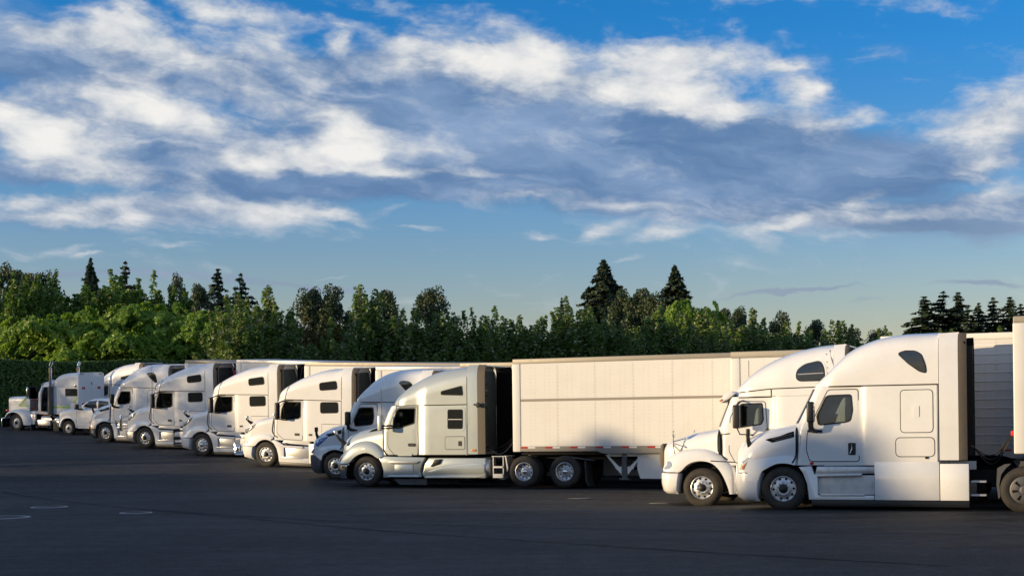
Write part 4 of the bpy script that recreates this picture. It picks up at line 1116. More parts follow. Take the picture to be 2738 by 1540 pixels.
# silver tractor in the middle
SILV = 'silver tractor with chrome bumper and square sleeper window, hitched to the panelled trailer'
r, BH, BC, BR = tractor(T680, 'semi_truck', SILV, GR, paint='silver', hub='hub')
pose(r, -4.45, 48.82, 0.0, .01)
mk('antenna', MB().tube([(.72, -1.46, 2.36), (.715, -1.46, 3.28)], .010, 5), 'black', r)
mk('work_lamp', MB().lathe([(0, -.05), (.06, -.045), (.085, 0), (.05, .06), (.02, .10)], 14, (4.16, -1.34, 2.66)).tube([(4.0, -1.30, 2.68), (4.16, -1.34, 2.66)], .03, 6), 'black', r)
mk('marker_lamp', MB().box(3.87, 4.04, -1.275, -1.25, 1.16, 1.23), 'amber', r, bevel=.008)
mk('fuel_tank', MB().lathe([(0, 4.46), (.20, 4.46), (.27, 4.43), (.30, 4.36), (.30, 2.4)], 26, (0, -.88, .61), 'x'), 'alu', r)
mk('access_ladder', MB().box(4.58, 4.61, -1.16, -.95, .30, 1.0).box(4.93, 4.96, -1.16, -.95, .30, 1.0).box(4.61, 4.93, -1.18, -.92, .62, .68).box(4.61, 4.93, -1.18, -.92, .30, .43).box(4.55, 5.1, -1.18, -.5, .985, 1.005), 'alu', r)
mk('under_tray', MB().prism([(.90, .25), (2.15, .25), (2.15, .06), (1.15, .06)], -1.02, -.98), 'steel', r)
mk('quarter_fender', MB().prism([(5.02, 1.02), (5.06, 1.02), (5.13, .62), (5.10, .50)], -1.2, -.65), 'alu', r)
mk('mud_flap', MB().prism([(7.72, .86), (7.78, .86), (7.82, .20), (7.90, .05), (7.84, .05), (7.76, .22)], -1.2, -.62), 'mudflap', r)
mk('flap_arm', MB().prism([(7.2, .98), (8.0, .88), (8.05, .85), (7.2, .94)], -1.15, -.6), 'steel', r)
mk('latch_cover', MB().prism([(2.38, .66), (2.55, .90), (2.78, .915), (2.70, .76)], -1.245, -1.18), 'black', r, bevel=.008)
hoses(r, 3.85, 5.3, ['black', 'black', 'interior_light'], -.75, 1.62)
gear = MB().box(3.78, 3.86, -.55, -.30, 1.75, 2.35).box(3.78, 3.92, -.20, .05, 3.35, 3.45).box(3.78, 3.90, -.1, .1, 2.55, 2.62).box(3.78, 3.90, -.1, .1, 2.95, 3.02)
mk('back_equipment', gear, 'black', r, bevel=.012)
mk('vent_pipe', MB().tube([(3.82, -.30, 3.62), (3.82, -.05, 3.60), (3.82, -.02, 3.2), (3.84, .15, 3.15)], .03, 7), 'alu', r)

# white tractor with the blue hood stripe
BLUE = [('stripe', 'hood', [(-.98, 1.10), (-.84, 1.33), (-.62, 1.50), (-.24, 1.60), (-.46, 1.40), (-.72, 1.20)], 'blue_paint', .006)]
r, BH, BC, BR = tractor(CASC, 'semi_truck', 'white tractor with blue hood stripe and dark grey bumper', GR, bumper_mat='grey_plastic', decals=BLUE)
pose(r, -6.03, 53.10, .028, -.02)
mk('far_extender', MB().box(3.93, 4.08, 1.0, 1.2, 1.2, 3.8), 'black', r)

# three angular tractors
VG = [((-9.53, 58.67), .040, 0.0, 'white tractor with two sleeper windows and gold-lit wheel, nearest of three alike', 'lamp', 'chrome', {}),
      ((-13.33, 64.25), .024, .0, 'white tractor with two sleeper windows and dome hub, middle of three alike', 'tube', 'black', dict(hub='hub_chrome')),
      ((-17.10, 69.05), .022, .0, 'white tractor with upright chrome guard post, farthest of three with two sleeper windows', 'post', 'chrome', dict(bumper_mat='alu'))]
for (px_, pt, dz, lab, st, gm, oo) in VG:
    r, BH, BC, BR = tractor(VOLVO, 'semi_truck', lab, GR, **oo)
    pose(r, px_[0], px_[1], pt, dz)
    extras_guard(r, gm, st)
    mk('roof_strap', MB().tube([(3.95, .9, 3.9), (4.0, -.2, 1.6)], .012, 5), 'grey_plastic', r)
    mk('extender_strut', MB().box(4.05, 4.45, .80, .84, 3.48, 3.53), 'black', r)
    if st != 'post':
        mk('side_marker', decal(BH, [(-1.02, .93), (-.84, .95), (-.84, .99), (-1.02, .97)], .02), 'amber', r)

# white tractor with chrome bumper by the pickup
r, BH, BC, BR = tractor(CASC, 'semi_truck', 'white tractor with chrome bumper and teardrop roof window, beside the pickup', GR, bumper_mat='chrome')
pose(r, -20.35, 73.75, .040, -.04)
mk('far_extender', MB().box(3.93, 4.08, 1.0, 1.2, 1.2, 3.8), 'white', r)
mk('antenna', MB().tube([(2.95, -1.27, 2.2), (2.96, -1.27, 4.05)], .008, 5), 'black', r)

# half-hidden white tractor at the back
r, BH, BC, BR = tractor(T680, 'semi_truck', 'half-hidden white tractor behind the green-striped one, only its sleeper showing', GR, mirror_mat='black', ext_mat='white')
pose(r, -25.35, 86.7, .03, -.06)

# ------------------------------------------------------------------ long-nosed tractor with green stripes
root = empty('semi_truck'); tag(root, 'long-nosed white tractor with green stripes, tall chrome stacks and open door', 'truck', GR)
hood = xloft(lin(-1.0, 1.16, 26), K(-1.0, .66, 1.16, .80), K(-1.0, 1.0, 1.16, 1.02), K(-1.0, 1.72, 1.16, 1.80), K(-1.0, 1.93, -.92, 1.98, -.7, 2.0, 1.16, 2.06), K(-1.0, 4.0, 1.16, 4.0), None)
mk('hood', hood, 'white', root); BHp = bvh(hood)
mk('hood_lower', MB().prism([(.86, 1.02), (1.16, 1.05), (1.16, .43), (.95, .43)], -.98, .98), 'white', root, bevel=.01)
mk('grille', MB().box(-1.06, -1.0, -.56, .56, .85, 1.93), 'chrome', root, bevel=.02)
fd = fender([(-.86, .74), (-.72, .92), (-.50, 1.05), (-.2, 1.10), (.1, 1.04), (.32, .88), (.45, .66), (.53, .38)], [(-.95, .74), (-.76, 1.06), (-.45, 1.24), (-.05, 1.29), (.35, 1.23), (.70, 1.05), (.92, .75), (.98, .38)], -.80, -1.20, 32, 8, 3.0)
mk('fender', fd, 'white', root, ang=60); mk('fender', flip(fd), 'white', root, ang=60)
mk('bumper', MB().box(-1.12, -1.02, -1.2, 1.2, .18, .76), 'chrome', root, bevel=.03)
mk('fender_lamp', MB().box(-.86, -.66, -1.12, -1.0, 1.14, 1.26), 'red', root, bevel=.03)
cabm = zloft([(1.05, 1.10, 1.22, 1.02, 2.50), (1.5, 1.12, 1.26, 1.03, 2.50), (1.95, 1.14, 1.30, 1.03, 2.50), (2.1, 1.30, 1.50, 1.02, 2.50), (2.4, 1.45, 1.64, 1.0, 2.50), (2.65, 1.56, 1.74, .98, 2.50), (2.80, 1.64, 1.84, .93, 2.50), (2.90, 1.74, 1.98, .84, 2.50), (2.95, 1.90, 2.15, .60, 2.48)], 4.0)
opening = fillet([(1.66, 1.22), (2.36, 1.22), (2.36, 2.55), (2.28, 2.64), (1.86, 2.62), (1.74, 2.30)], .03)
cut = cut_hole(cabm, opening)
mk('cab', cut, 'white', root, ang=45)
interior(root, 1.75, 1.16, 1.25, 2.46, 2.6, .92)
mk('visor', MB().prism(fillet([(1.60, 2.66), (1.66, 2.80), (1.78, 2.86), (1.76, 2.78), (1.66, 2.66)], .01), -.98, .98), 'chrome', root)
mk('air_horn', MB().tube([(1.92, -.55, 2.97), (2.35, -.55, 2.99)], [.07, .03], 8), 'chrome', root)
# door standing open, inner face to the rear
dm = MB().box(1.50, 1.57, -1.87, -1.12, 1.22, 1.94)
dor = mk('door', dm, 'white', root, bevel=.02)
fr = MB()
for (y0, y1, z0, z1) in ((-1.87, -1.80, 1.94, 2.66), (-1.19, -1.12, 1.94, 2.66), (-1.87, -1.12, 2.58, 2.66)): fr.box(1.50, 1.57, y0, y1, z0, z1)
mk('door_frame', fr, 'black', dor, bevel=.012)
mk('window', MB().box(1.53, 1.54, -1.80, -1.19, 1.94, 2.58), 'glass_clear', dor)
mk('door_lining', MB().box(1.572, 1.582, -1.83, -1.16, 1.26, 1.92), 'interior_light', dor, bevel=.004)
mk('door_trim', MB().box(1.583, 1.60, -1.80, -1.18, 1.86, 1.92).box(1.583, 1.60, -1.78, -1.45, 1.40, 1.44).box(1.583, 1.60, -1.46, -1.42, 1.40, 1.75), 'red_paint', dor)
mk('mirror', MB().box(1.48, 1.55, -2.05, -1.93, 2.0, 2.62), 'chrome', dor, bevel=.02)
# sleeper
slp = xloft(lin(2.58, 4.44, 26), K(2.58, 1.14, 4.44, 1.15), K(2.58, 1.08, 4.44, 1.08), K(2.58, 2.62, 3.0, 2.95, 4.44, 3.20), K(2.58, 2.95, 2.66, 3.06, 2.79, 3.20, 3.0, 3.33, 3.21, 3.41, 3.79, 3.49, 4.44, 3.51), K(2.58, 4.5, 4.44, 6.0), None)
mk('sleeper', slp, 'white', root); BS = bvh(slp)
mk('panel_gap', strip(BS, [(2.60, 2.66), (4.43, 2.70)], .014, .004), 'gap', root)
glazing(root, BS, [(3.54, 2.16), (4.36, 2.18), (4.35, 2.57), (3.53, 2.56)], r=.04)
mk('hatch', decal(BS, round_rect(3.85, 4.40, 1.2, 1.78, .04), .008), 'white', root)
mk('hatch_gap', decal(BS, offset_poly(round_rect(3.85, 4.40, 1.2, 1.78, .04), .014), .003, wall=0), 'gap', root)
for nm, B, ln, w in (('stripe', BHp, [(-.22, 1.475), (1.12, 1.49)], .075), ('stripe', BHp, [(-.20, 1.475), (.36, 1.95)], .085), ('pinstripe', BHp, [(.08, 1.61), (1.12, 1.62)], .025), ('pinstripe', BHp, [(.08, 1.61), (.50, 1.93)], .02),
                     ('stripe', BS, [(2.62, 1.47), (3.80, 1.50)], .08), ('stripe', BS, [(3.78, 1.49), (4.42, 2.09)], .085), ('pinstripe', BS, [(2.62, 1.60), (3.72, 1.62)], .025), ('pinstripe', BS, [(3.72, 1.62), (4.30, 2.15)], .02)):
    mk(nm, strip(B, ln, w, .006, smooth=False), 'green_paint', root)
for (y, z) in ((-.75, 2.62), (-.62, 2.62), (.62, 2.62), (.75, 2.62), (-.75, 1.70), (-.62, 1.70)):
    mk('tail_lamp', MB().lathe([(0, .03), (.05, .028), (.075, .012), (.08, 0)], 14, (4.44, y, z), 'x'), 'red', root)
mk('roof_slot', MB().box(4.44, 4.452, -1.0, -.68, 3.40, 3.44).box(4.44, 4.452, .68, 1.0, 3.40, 3.44), 'grey_plastic', root)
mk('rear_handle', MB().box(4.44, 4.47, -.03, .03, 2.80, 2.95), 'chrome', root)
mk('side_lamp', MB().lathe([(0, -.05), (.06, -.04), (.08, 0)], 12, (4.22, -1.16, 2.74)), 'chrome', root)
for s in (-1, 1):
    st = mk('exhaust_stack', MB().tube([(2.52, s * 1.22, 1.0), (2.52, s * 1.22, 3.75), (2.53, s * 1.22, 3.86), (2.57, s * 1.23, 3.97), (2.65, s * 1.25, 4.08)], [.085, .09, .09, .09, .09], 16), 'chrome', root)
    mk('stack_guard', MB().lathe([(.10, 1.06), (.165, 1.06), (.165, 2.66), (.10, 2.68)], 20, (2.52, s * 1.22, 0), 'z'), 'steel', st)
    mk('stack_mouth', MB().disc((0, 0, 0), .08, 14, 'z', sgn=-1), 'black_matte', st).matrix_local = Matrix.Translation((2.652, s * 1.25, 4.083)) @ Matrix.Rotation(.7, 4, 'Y')
    mk('exhaust_elbow', MB().tube([(2.52, s * 1.2, 1.05), (2.58, s * 1.1, .80), (2.70, s * .8, .70)], .09, 8), 'frame_dark', st)
    mk('fuel_tank', MB().lathe([(0, 1.72), (.24, 1.72), (.26, 1.75), (.26, 3.2), (0, 3.2)], 20, (0, s * .85, .75), 'x'), 'alu', root)
    mk('step_box', MB().box(1.55, 2.45, min(s * 1.18, s * .8), max(s * 1.18, s * .8), .41, .72), 'alu', root, bevel=.015)
    mk('step_tread', MB().box(1.42, 2.32, min(s * 1.22, s * .9), max(s * 1.22, s * .9), .32, .355), 'chrome', root)
    wheel(root, 0, s * 1.19, 'front', s)
    for ax in (5.6, 6.95): wheel(root, ax, s * 1.22, 'drive', s)
    mk('mud_flap', MB().box(.95, 1.0, min(s * 1.1, s * .7), max(s * 1.1, s * .7), .03, .42), 'mudflap', root)
    mk('mud_flap', MB().box(2.60, 3.0, min(s * 1.1, s * .7), max(s * 1.1, s * .7), .05, .65), 'mudflap', root)
for k in range(4): mk('sill_lamp', MB().box(1.72 + .28 * k, 1.86 + .28 * k, -1.17, -1.12, 1.03, 1.07), 'amber', root)
mk('air_cleaner', MB().box(1.18, 1.34, -1.06, -.95, .62, 1.04), 'alu', root, bevel=.02)
ch = MB().box(-.95, 7.6, -.43, -.36, .62, .90).box(-.95, 7.6, .36, .43, .62, .90).box(-.8, 4.2, -.78, .78, .45, 1.06)
for ax in (0, 5.6, 6.95): ch.tube([(ax, -.95, .5), (ax, .95, .5)], .09, 8)
mk('chassis', ch, 'frame_dark', root)
mk('cab_antenna', MB().tube([(2.62, -1.0, 3.0), (2.64, -1.0, 3.85)], .008, 5), 'black', root)
pose(root, -28.54, 84.22, .045, -.05)

# ------------------------------------------------------------------ pickup
root = empty('pickup_truck'); tag(root, 'white crew cab pickup with chrome wheels, between the striped tractor and a white one', 'pickup')
ARC = lambda c: [(c - .56, .46), (c - .52, .62), (c - .42, .82), (c - .22, .95), (c, .99), (c + .22, .95), (c + .42, .82), (c + .52, .62), (c + .56, .46)]
zb = [(-.90, .50)] + ARC(0) + [(.60, .44), (3.0, .46)] + ARC(3.60) + [(4.3, .48), (5.0, .55)]
xs_ = sorted(set(lin(-.92, -.5, 10) + lin(-.56, .6, 26) + lin(.6, 3.0, 14) + lin(3.0, 4.2, 24) + lin(4.2, 5.0, 6)))
low = xloft(xs_, K(-.92, .90, -.5, .98, 1, .99, 4.6, .99, 5.0, .97), zb, K(-.92, 1.05, 0, 1.28, .6, 1.36, 2.9, 1.38, 5.0, 1.36), K(-.92, 1.18, -.84, 1.30, -.7, 1.38, -.45, 1.43, .56, 1.53, .8, 1.53, 5.0, 1.50), K(-.92, 3, .5, 4, 5, 4), -.94, .45, 2.6, ns=6)
mk('body', low, 'white', root, ang=45); BL = bvh(low)
gh = xloft(lin(.50, 3.15, 34), K(.50, .86, 1.2, .84, 3.15, .84), K(.5, 1.46, 3.15, 1.46), K(.50, 1.50, 1.2, 1.75, 2.6, 1.78, 3.15, 1.55), K(.50, 1.53, .62, 1.60, 1.22, 2.03, 1.45, 2.09, 1.65, 2.11, 2.4, 2.11, 2.75, 2.07, 3.15, 1.62), K(.5, 3, 3.15, 4), .46, .5, 2.4)
mk('cabin', gh, 'white', root, ang=45); BG = bvh(gh)
glazing(root, BG, [(.72, 1.56), (1.28, 1.93), (1.80, 1.98), (1.82, 1.57)], r=.03, seal=.012)
glazing(root, BG, [(1.92, 1.57), (1.92, 1.98), (2.55, 1.96), (2.72, 1.66), (2.6, 1.57)], r=.03, seal=.012)
mk('door', decal(BL, fillet([(.58, .56), (1.82, .56), (1.82, 1.42), (.60, 1.42)], .05), .006), 'white', root)
mk('panel_gap', strip(BL, [(.57, 1.44), (.56, .55), (1.83, .55), (1.84, 1.44)], .012, .004, smooth=False), 'gap', root)
wf = fender([(-.54, .50), (-.50, .64), (-.40, .83), (-.21, .95), (0, .985), (.21, .95), (.40, .83), (.50, .64), (.55, .46)], [(-.64, .52), (-.60, .70), (-.46, .93), (-.24, 1.05), (0, 1.08), (.24, 1.05), (.46, .93), (.60, .70), (.66, .46)], -.975, -1.03, 26, 5, 2.5, .25)
mk('wheel_flare', wf, 'white', root); mk('wheel_flare', flip(wf), 'white', root)
mk('bumper', zloft([(.50, -1.0, -.62, .98, -.60), (.62, -1.05, -.62, 1.0, -.60), (.80, -1.05, -.62, 1.0, -.60), (.86, -1.02, -.62, .98, -.60)], 3.2), 'chrome', root)
mk('headlight', decal(BL, [(-.86, 1.0), (-.84, 1.20), (-.70, 1.22), (-.66, 1.02)], .012), 'lamp_lens', root)
mk('turn_signal', decal(BL, [(-.72, 1.03), (-.70, 1.20), (-.66, 1.20), (-.66, 1.04)], .018), 'amber', root)
for s in (-1, 1):
    m_ = mk('mirror', MB().box(.66, .84, min(s * 1.32, s * 1.08), max(s * 1.32, s * 1.08), 1.48, 1.78), 'black', root, bevel=.05, bseg=3)
    mk('mirror_arm', MB().box(.66, .92, min(s * 1.12, s * .86), max(s * 1.12, s * .86), 1.47, 1.53), 'black', m_)
    for ax in (0, 3.60): wheel(root, ax, s * .98, 'front', s, .41, .80)
mk('underbody', MB().box(-.7, 4.8, -.72, .72, .36, .9), 'frame_dark', root)
pose(root, -24.22, 79.68, .045, -.06, 3.6)


# ------------------------------------------------------------------ trailers
def trailer(label, q, p_near, top=4.10, style='plain', group='box trailers parked in the row', length=16.15, dz=0.0, mats=('trailer', 'trailer_alu'), bottom=1.12, panel_w=1.255, pitch=None, rail=.15):
    root = empty('semi_trailer'); tag(root, label, 'trailer', group)
    x, y = xy(p_near + 1.30, q)
    side, metal = mats
    zb, zt = bottom, top
    # inner box
    mk('box', MB().box(.02, length, -1.26, 1.26, zb + .05, zt - .01), side, root)
    mk('top_rail', MB().box(.0, length, -1.295, -1.2, zt - rail, zt).box(.0, length, 1.2, 1.295, zt - rail, zt), metal, root, bevel=.012)
    lr = MB().prism([(0, zb + .06), (2.8, zb + .06), (3.05, zb - .02), (length, zb - .02), (length, zb + .21), (0, zb + .21)], -1.297, -1.22)
    lr.prism([(0, zb + .06), (2.8, zb + .06), (3.05, zb - .02), (length, zb - .02), (length, zb + .21), (0, zb + .21)], 1.22, 1.297)
    mk('bottom_rail', lr, metal, root)
    for s in (-1, 1):
        mk('corner_post', MB().box(-.02, .26, min(s * 1.303, s * 1.18), max(s * 1.303, s * 1.18), zb + .04, zt - rail + .004), side, root, bevel=.03, bseg=3)
    mk('front_wall', MB().box(-.012, .02, -1.2, 1.2, zb + .05, zt - .02), side, root)
    # side panels, each its own piece
    z0, z1 = zb + .215, zt - rail - .004
    rows = [(z0, 2.765), (2.845, z1)] if style == 'band' else [(z0, z1)]
    n = int((length - .30) / panel_w)
    for ri, (a, b) in enumerate(rows):
        pm = MB().box(.0025, panel_w - .0025, -1.288, -1.25, a, b)
        for fx in (.03, panel_w - .03, panel_w * .27, panel_w * .40, panel_w * .66, panel_w * .78):       # rivet rows
            k = int((b - a) / .115)
            for i in range(k):
                zc = a + .06 + i * .115; r_ = .010
                pm.add([(fx - r_, -1.2885, zc - r_), (fx + r_, -1.2885, zc - r_), (fx + r_, -1.2885, zc + r_), (fx - r_, -1.2885, zc + r_), (fx, -1.296, zc)], [(0, 1, 4), (1, 2, 4), (2, 3, 4), (3, 0, 4)], 1)
        first = None
        for c in range(n):
            if first is None:
                first = mk('side_panel', pm, [side, 'trailer_rivet'], root, fix=False); first.location.x = .27
            else: share('side_panel', first.data, root, (.27 + panel_w * c, 0, 0))
    if style == 'band': mk('logistics_band', MB().box(.27, length, -1.284, -1.25, 2.77, 2.84), 'band', root)
    if style == 'ribs':
        for k in range(12): mk('side_rib', MB().box(.27, length, -1.300, -1.28, z0 + .10 + k * .215, z0 + .13 + k * .215), metal, root, bevel=.008)
    far = MB().box(.27, length, 1.25, 1.288, z0, z1); mk('far_side', far, side, root)
    mk('roof', MB().box(0, length, -1.2, 1.2, zt - .012, zt - .002), metal, root)
    for k in range(int((length - 1) / .84)):
        xx = .25 + k * .845
        mk('reflector', MB().box(xx, xx + .25, -1.303, -1.296, zb + .15, zb + .20), 'red', root)
        if style == 'band': mk('reflector', MB().box(xx + .25, xx + .50, -1.302, -1.296, zb + .15, zb + .20), 'reflector_white', root)
    # landing gear
    for s in (-1, 1):
        lg = mk('landing_leg', MB().box(3.57, 3.73, min(s * 1.08, s * .92), max(s * 1.08, s * .92), .32, zb).box(3.50, 3.80, min(s * 1.13, s * .87), max(s * 1.13, s * .87), .27, .32), 'steel', root)
        br = MB()
        for d in (-1, 1):
            x0 = 3.65 + d * .10; x1 = 3.65 + d * .62
            br.prism([(x0, .42), (x0, .60), (x1 - d * .12, zb - .12), (x1, zb - .06)], s * 1.06 - .015, s * 1.06 + .015)
            br.prism([(x0, .68), (x0 + d * .22, .68), (x0 + d * .18, .60), (x0, .60)], s * 1.06 - .012, s * 1.06 + .012)
        br.box(3.1, 4.2, s * 1.06 - .02, s * 1.06 + .02, zb - .12, zb - .02)
        mk('leg_brace', br, 'trailer', lg)
    mk('leg_tie', MB().box(3.6, 3.7, -.95, .95, .55, .62), 'steel', root)
    mk('aero_skirt', MB().prism(fillet([(4.10, zb - .04), (10.8, zb - .04), (10.8, .30), (4.18, .31), (4.08, .60)], .04), -1.12, -1.09), 'trailer', root)
    mk('underframe', MB().box(.3, length - .1, -.6, -.5, zb - .22, zb).box(.3, length - .1, .5, .6, zb - .22, zb).box(.2, 3.0, -1.1, 1.1, zb - .06, zb + .02).box(11.6, length - .3, -.55, .55, .65, zb), 'frame_dark', root)
    for s in (-1, 1):
        for ax in (12.4, 13.65): wheel(root, ax, s * 1.27, 'drive', s, .51)
    dz_ = dz
    pose(root, x, y, pitch, dz_, 14.0)
    if pitch is None:
        pass
    return root


trailer('panelled white trailer with a grey mid band, behind the silver tractor', 17.07, 42.35, 4.13, 'band', pitch=.0, dz=.01)
trailer('cream trailer with no tractor, its front post showing behind the older white tractor', 9.19, 39.2, 4.06, mats=('trailer', 'trailer_alu'), pitch=0.0, rail=.18, panel_w=2.45)
trailer('horizontally ribbed pale trailer seen behind the nearest tractor', 4.7, 36.05, 4.12, 'ribs', mats=('trailer', 'trailer'), pitch=0.0, panel_w=1.22)
trailer('trailer with a bright front corner post at the right edge of the picture', 1.45, 32.95, 4.27, mats=('trailer', 'trailer_alu'), pitch=0.0, bottom=1.22)
trailer('trailer hitched to the blue-striped tractor, mostly behind the silver tractor', 20.5, 45.9, 4.20, pitch=.012)
trailer('grey-fronted trailer hitched to the nearest of the two-window tractors', 25.77, 49.6, 4.06, mats=('trailer', 'trailer_grey'), pitch=.025)
trailer('long cream-sided trailer hitched to the middle two-window tractor', 31.1, 53.25, 4.17, pitch=.033)
tr = trailer('trailer with a red nose panel, hitched to the farthest two-window tractor', 36.98, 56.95, 4.24, mats=('trailer', 'trailer_grey'), pitch=.05)
mk('nose_panel', MB().box(-.30, -.03, -1.15, 1.15, 3.0, 3.75), 'red_paint', tr, bevel=.12, bseg=4)
trailer('farthest white trailer, hitched to the tractor beside the pickup', 41.97, 60.0, 4.18, pitch=.05)

# ------------------------------------------------------------------ ground
def ground():
    xs = sorted(set([-900, -600, -400, -300, -220] + [-160 + 4 * i for i in range(22)] + [-72 + 1.2 * i for i in range(100)] + [48 + 4 * i for i in range(28)] + [180, 260, 400, 600, 900]))
    ys = sorted(set([-500, -300, -150, -80, -40] + [-20 + 2.5 * i for i in range(10)] + [5 + 1.0 * i for i in range(110)] + [115 + 5 * i for i in range(20)] + [240, 300, 400, 600, 1000, 1800]))
    V = [(x, y, gz(x, y)) for y in ys for x in xs]; nx = len(xs)
    Fc = [(j * nx + i, j * nx + i + 1, (j + 1) * nx + i + 1, (j + 1) * nx + i) for j in range(len(ys) - 1) for i in range(nx - 1)]
    mb = MB().add(V, Fc)
    o = mk('ground', mb, 'asphalt', fix=False, ang=60); o['kind'] = 'structure'


ground()


def ribbon(name, pts, w, m, lift, kind='structure', jit=0.0):
    P = resample([(x, y) for x, y in pts], max(8, int(sum((Vector(pts[i + 1]) - Vector(pts[i])).length for i in range(len(pts) - 1)) / .5)))
    V, Fc = [], []
    rr = random.Random(len(pts) + int(w * 1000))
    for i, p in enumerate(P):
        t = (P[min(i + 1, len(P) - 1)] - P[max(i - 1, 0)]).normalized(); nr = Vector((-t.y, t.x)) * w / 2
        j = rr.uniform(-jit, jit)
        for s in (-1, 1):
            q = p + nr * s * (1 + j); V.append((q.x, q.y, gz(q.x, q.y) + lift))
    for i in range(len(P) - 1): Fc.append((2 * i, 2 * i + 1, 2 * i + 3, 2 * i + 2))
    o = mk(name, MB().add(V, Fc), m, fix=False); o['kind'] = kind
    return o


# planting bed under the trees
bed = MB()
V, Fc = [], []
for i, t in enumerate(lin(0, 1, 60)):
    x = -75 + 190 * t; y0 = 84 + (t * 190) * .52; y0 = max(y0, 88)
    for k, yy in enumerate((y0, y0 + 20, y0 + 60, y0 + 120)): V.append((x, yy, gz(x, yy) + .03 + (.08 if k else 0)))
for i in range(59):
    for k in range(3): Fc.append((i * 4 + k, (i + 1) * 4 + k, (i + 1) * 4 + k + 1, i * 4 + k + 1))
o = mk('planting_bed', bed.add(V, Fc), 'grass_soil', fix=False); o['kind'] = 'structure'

# stall lines between the tractors, tar seams, manholes
for p_, q0, q1 in ((35.0, -2, 9.0), (41.0, 3, 22), (44.6, 8, 25.0), (48.4, 14, 29), (52.0, 20, 34), (55.7, 26, 40)):
    a, b = xy(p_, q0), xy(p_, q1)
    ribbon('painted_line', [a, ((a[0] + b[0]) / 2, (a[1] + b[1]) / 2), b], .11, 'line_paint', .005, jit=.25)
for pts in ([(-17.0, 47.2), (-12.9, 40.8), (-9.3, 36.0), (-5.6, 31.4), (-2.56, 27.6), (2.0, 23.0), (6.0, 19.5)], [(-9.3, 36.0), (-6.0, 32.6), (-2.98, 29.9), (1.5, 27.4), (8, 25.0)]):
    ribbon('tar_seam', pts, .05, 'tar', .006, jit=.35)
for (x, y, r0, lab) in ((-12.3, 37.7, .48, 'round metal manhole cover farthest from the camera on the left'), (-11.95, 33.3, .62, 'large pale-rimmed manhole cover cut by the left picture edge'), (-9.17, 34.55, .39, 'small round patterned manhole cover right of the other two')):
    root = empty('manhole_cover'); tag(root, lab, 'manhole', 'manhole covers in the asphalt'); root.location = (x, y, gz(x, y))
    mk('rim', MB().lathe([(r0, -.02), (r0, .010), (r0 * .95, .016), (r0 * .86, .016), (r0 * .85, .004), (r0 * .85, -.02)], 40, axis='z'), 'manhole_rim', root)
    lid = MB().lathe([(r0 * .84, -.02), (r0 * .84, .009), (r0 * .8, .010), (0, .010)], 40, axis='z')
    for a in range(-4, 5):
        for b in range(-4, 5):
            if a * a + b * b < 18:
                cx, cy = a * r0 * .17, b * r0 * .17; d_ = r0 * .045
                lid.box(cx - d_, cx + d_, cy - d_, cy + d_, .008, .018)
    mk('lid', lid, 'manhole', root)

# loose litter by the silver tractor's trailer
rr = random.Random(5)
for i, (x, y, s, lab) in enumerate(((1.87, 39.8, .38, 'pale flat scrap lying on the asphalt below the panelled trailer'), (3.95, 38.15, .28, 'pale flat scrap lying just in front of the older white tractor'))):
    V = []; n = 14
    for k in range(n):
        a = 2 * math.pi * k / n; r0 = s * (.7 + .5 * rr.random())
        V.append((x + math.cos(a) * r0, y + math.sin(a) * r0 * .35, gz(x, y) + .012 + .01 * rr.random()))
    mb = MB().add(V + [(v[0], v[1], v[2] - .012) for v in V], [tuple(range(n)), tuple(range(2 * n - 1, n - 1, -1))] + [(k, n + k, n + (k + 1) % n, (k + 1) % n) for k in range(n)])
    tag(mk('litter_scrap', mb, 'line_paint'), lab, 'litter', 'scraps on the asphalt')

# ------------------------------------------------------------------ trees
class Leaves:
    def __init__(s, seed): s.v, s.f, s.c, s.r = [], [], [], random.Random(seed)
    def leaf(s, p, nrm, size, val, asp=1.6, fold=.25):
        r = s.r; n = nrm.normalized() if nrm.length > 1e-6 else Vector((0, 0, 1))
        a = n.orthogonal().normalized(); w = r.uniform(0, 6.283); b = n.cross(a)
        u = (a * math.cos(w) + b * math.sin(w)) * size * .5 * asp; t = n.cross(u).normalized() * size * .5
        o = len(s.v)
        s.v += [tuple(p - u), tuple(p + t + n * size * fold * .3), tuple(p + u), tuple(p - t - n * size * fold * .2)]
        s.f.append((o, o + 1, o + 2, o + 3)); s.c.append(val)
    def obj(s, name, m):
        me = bpy.data.meshes.new(name); me.from_pydata(s.v, [], s.f)
        at = me.attributes.new('leaf', 'FLOAT', 'FACE'); at.data.foreach_set('value', s.c)
        me.materials.append(MATS[m]); return me


def rdir(r):
    z = r.uniform(-1, 1); a = r.uniform(0, 6.283); q = math.sqrt(1 - z * z)
    return Vector((q * math.cos(a), q * math.sin(a), z))


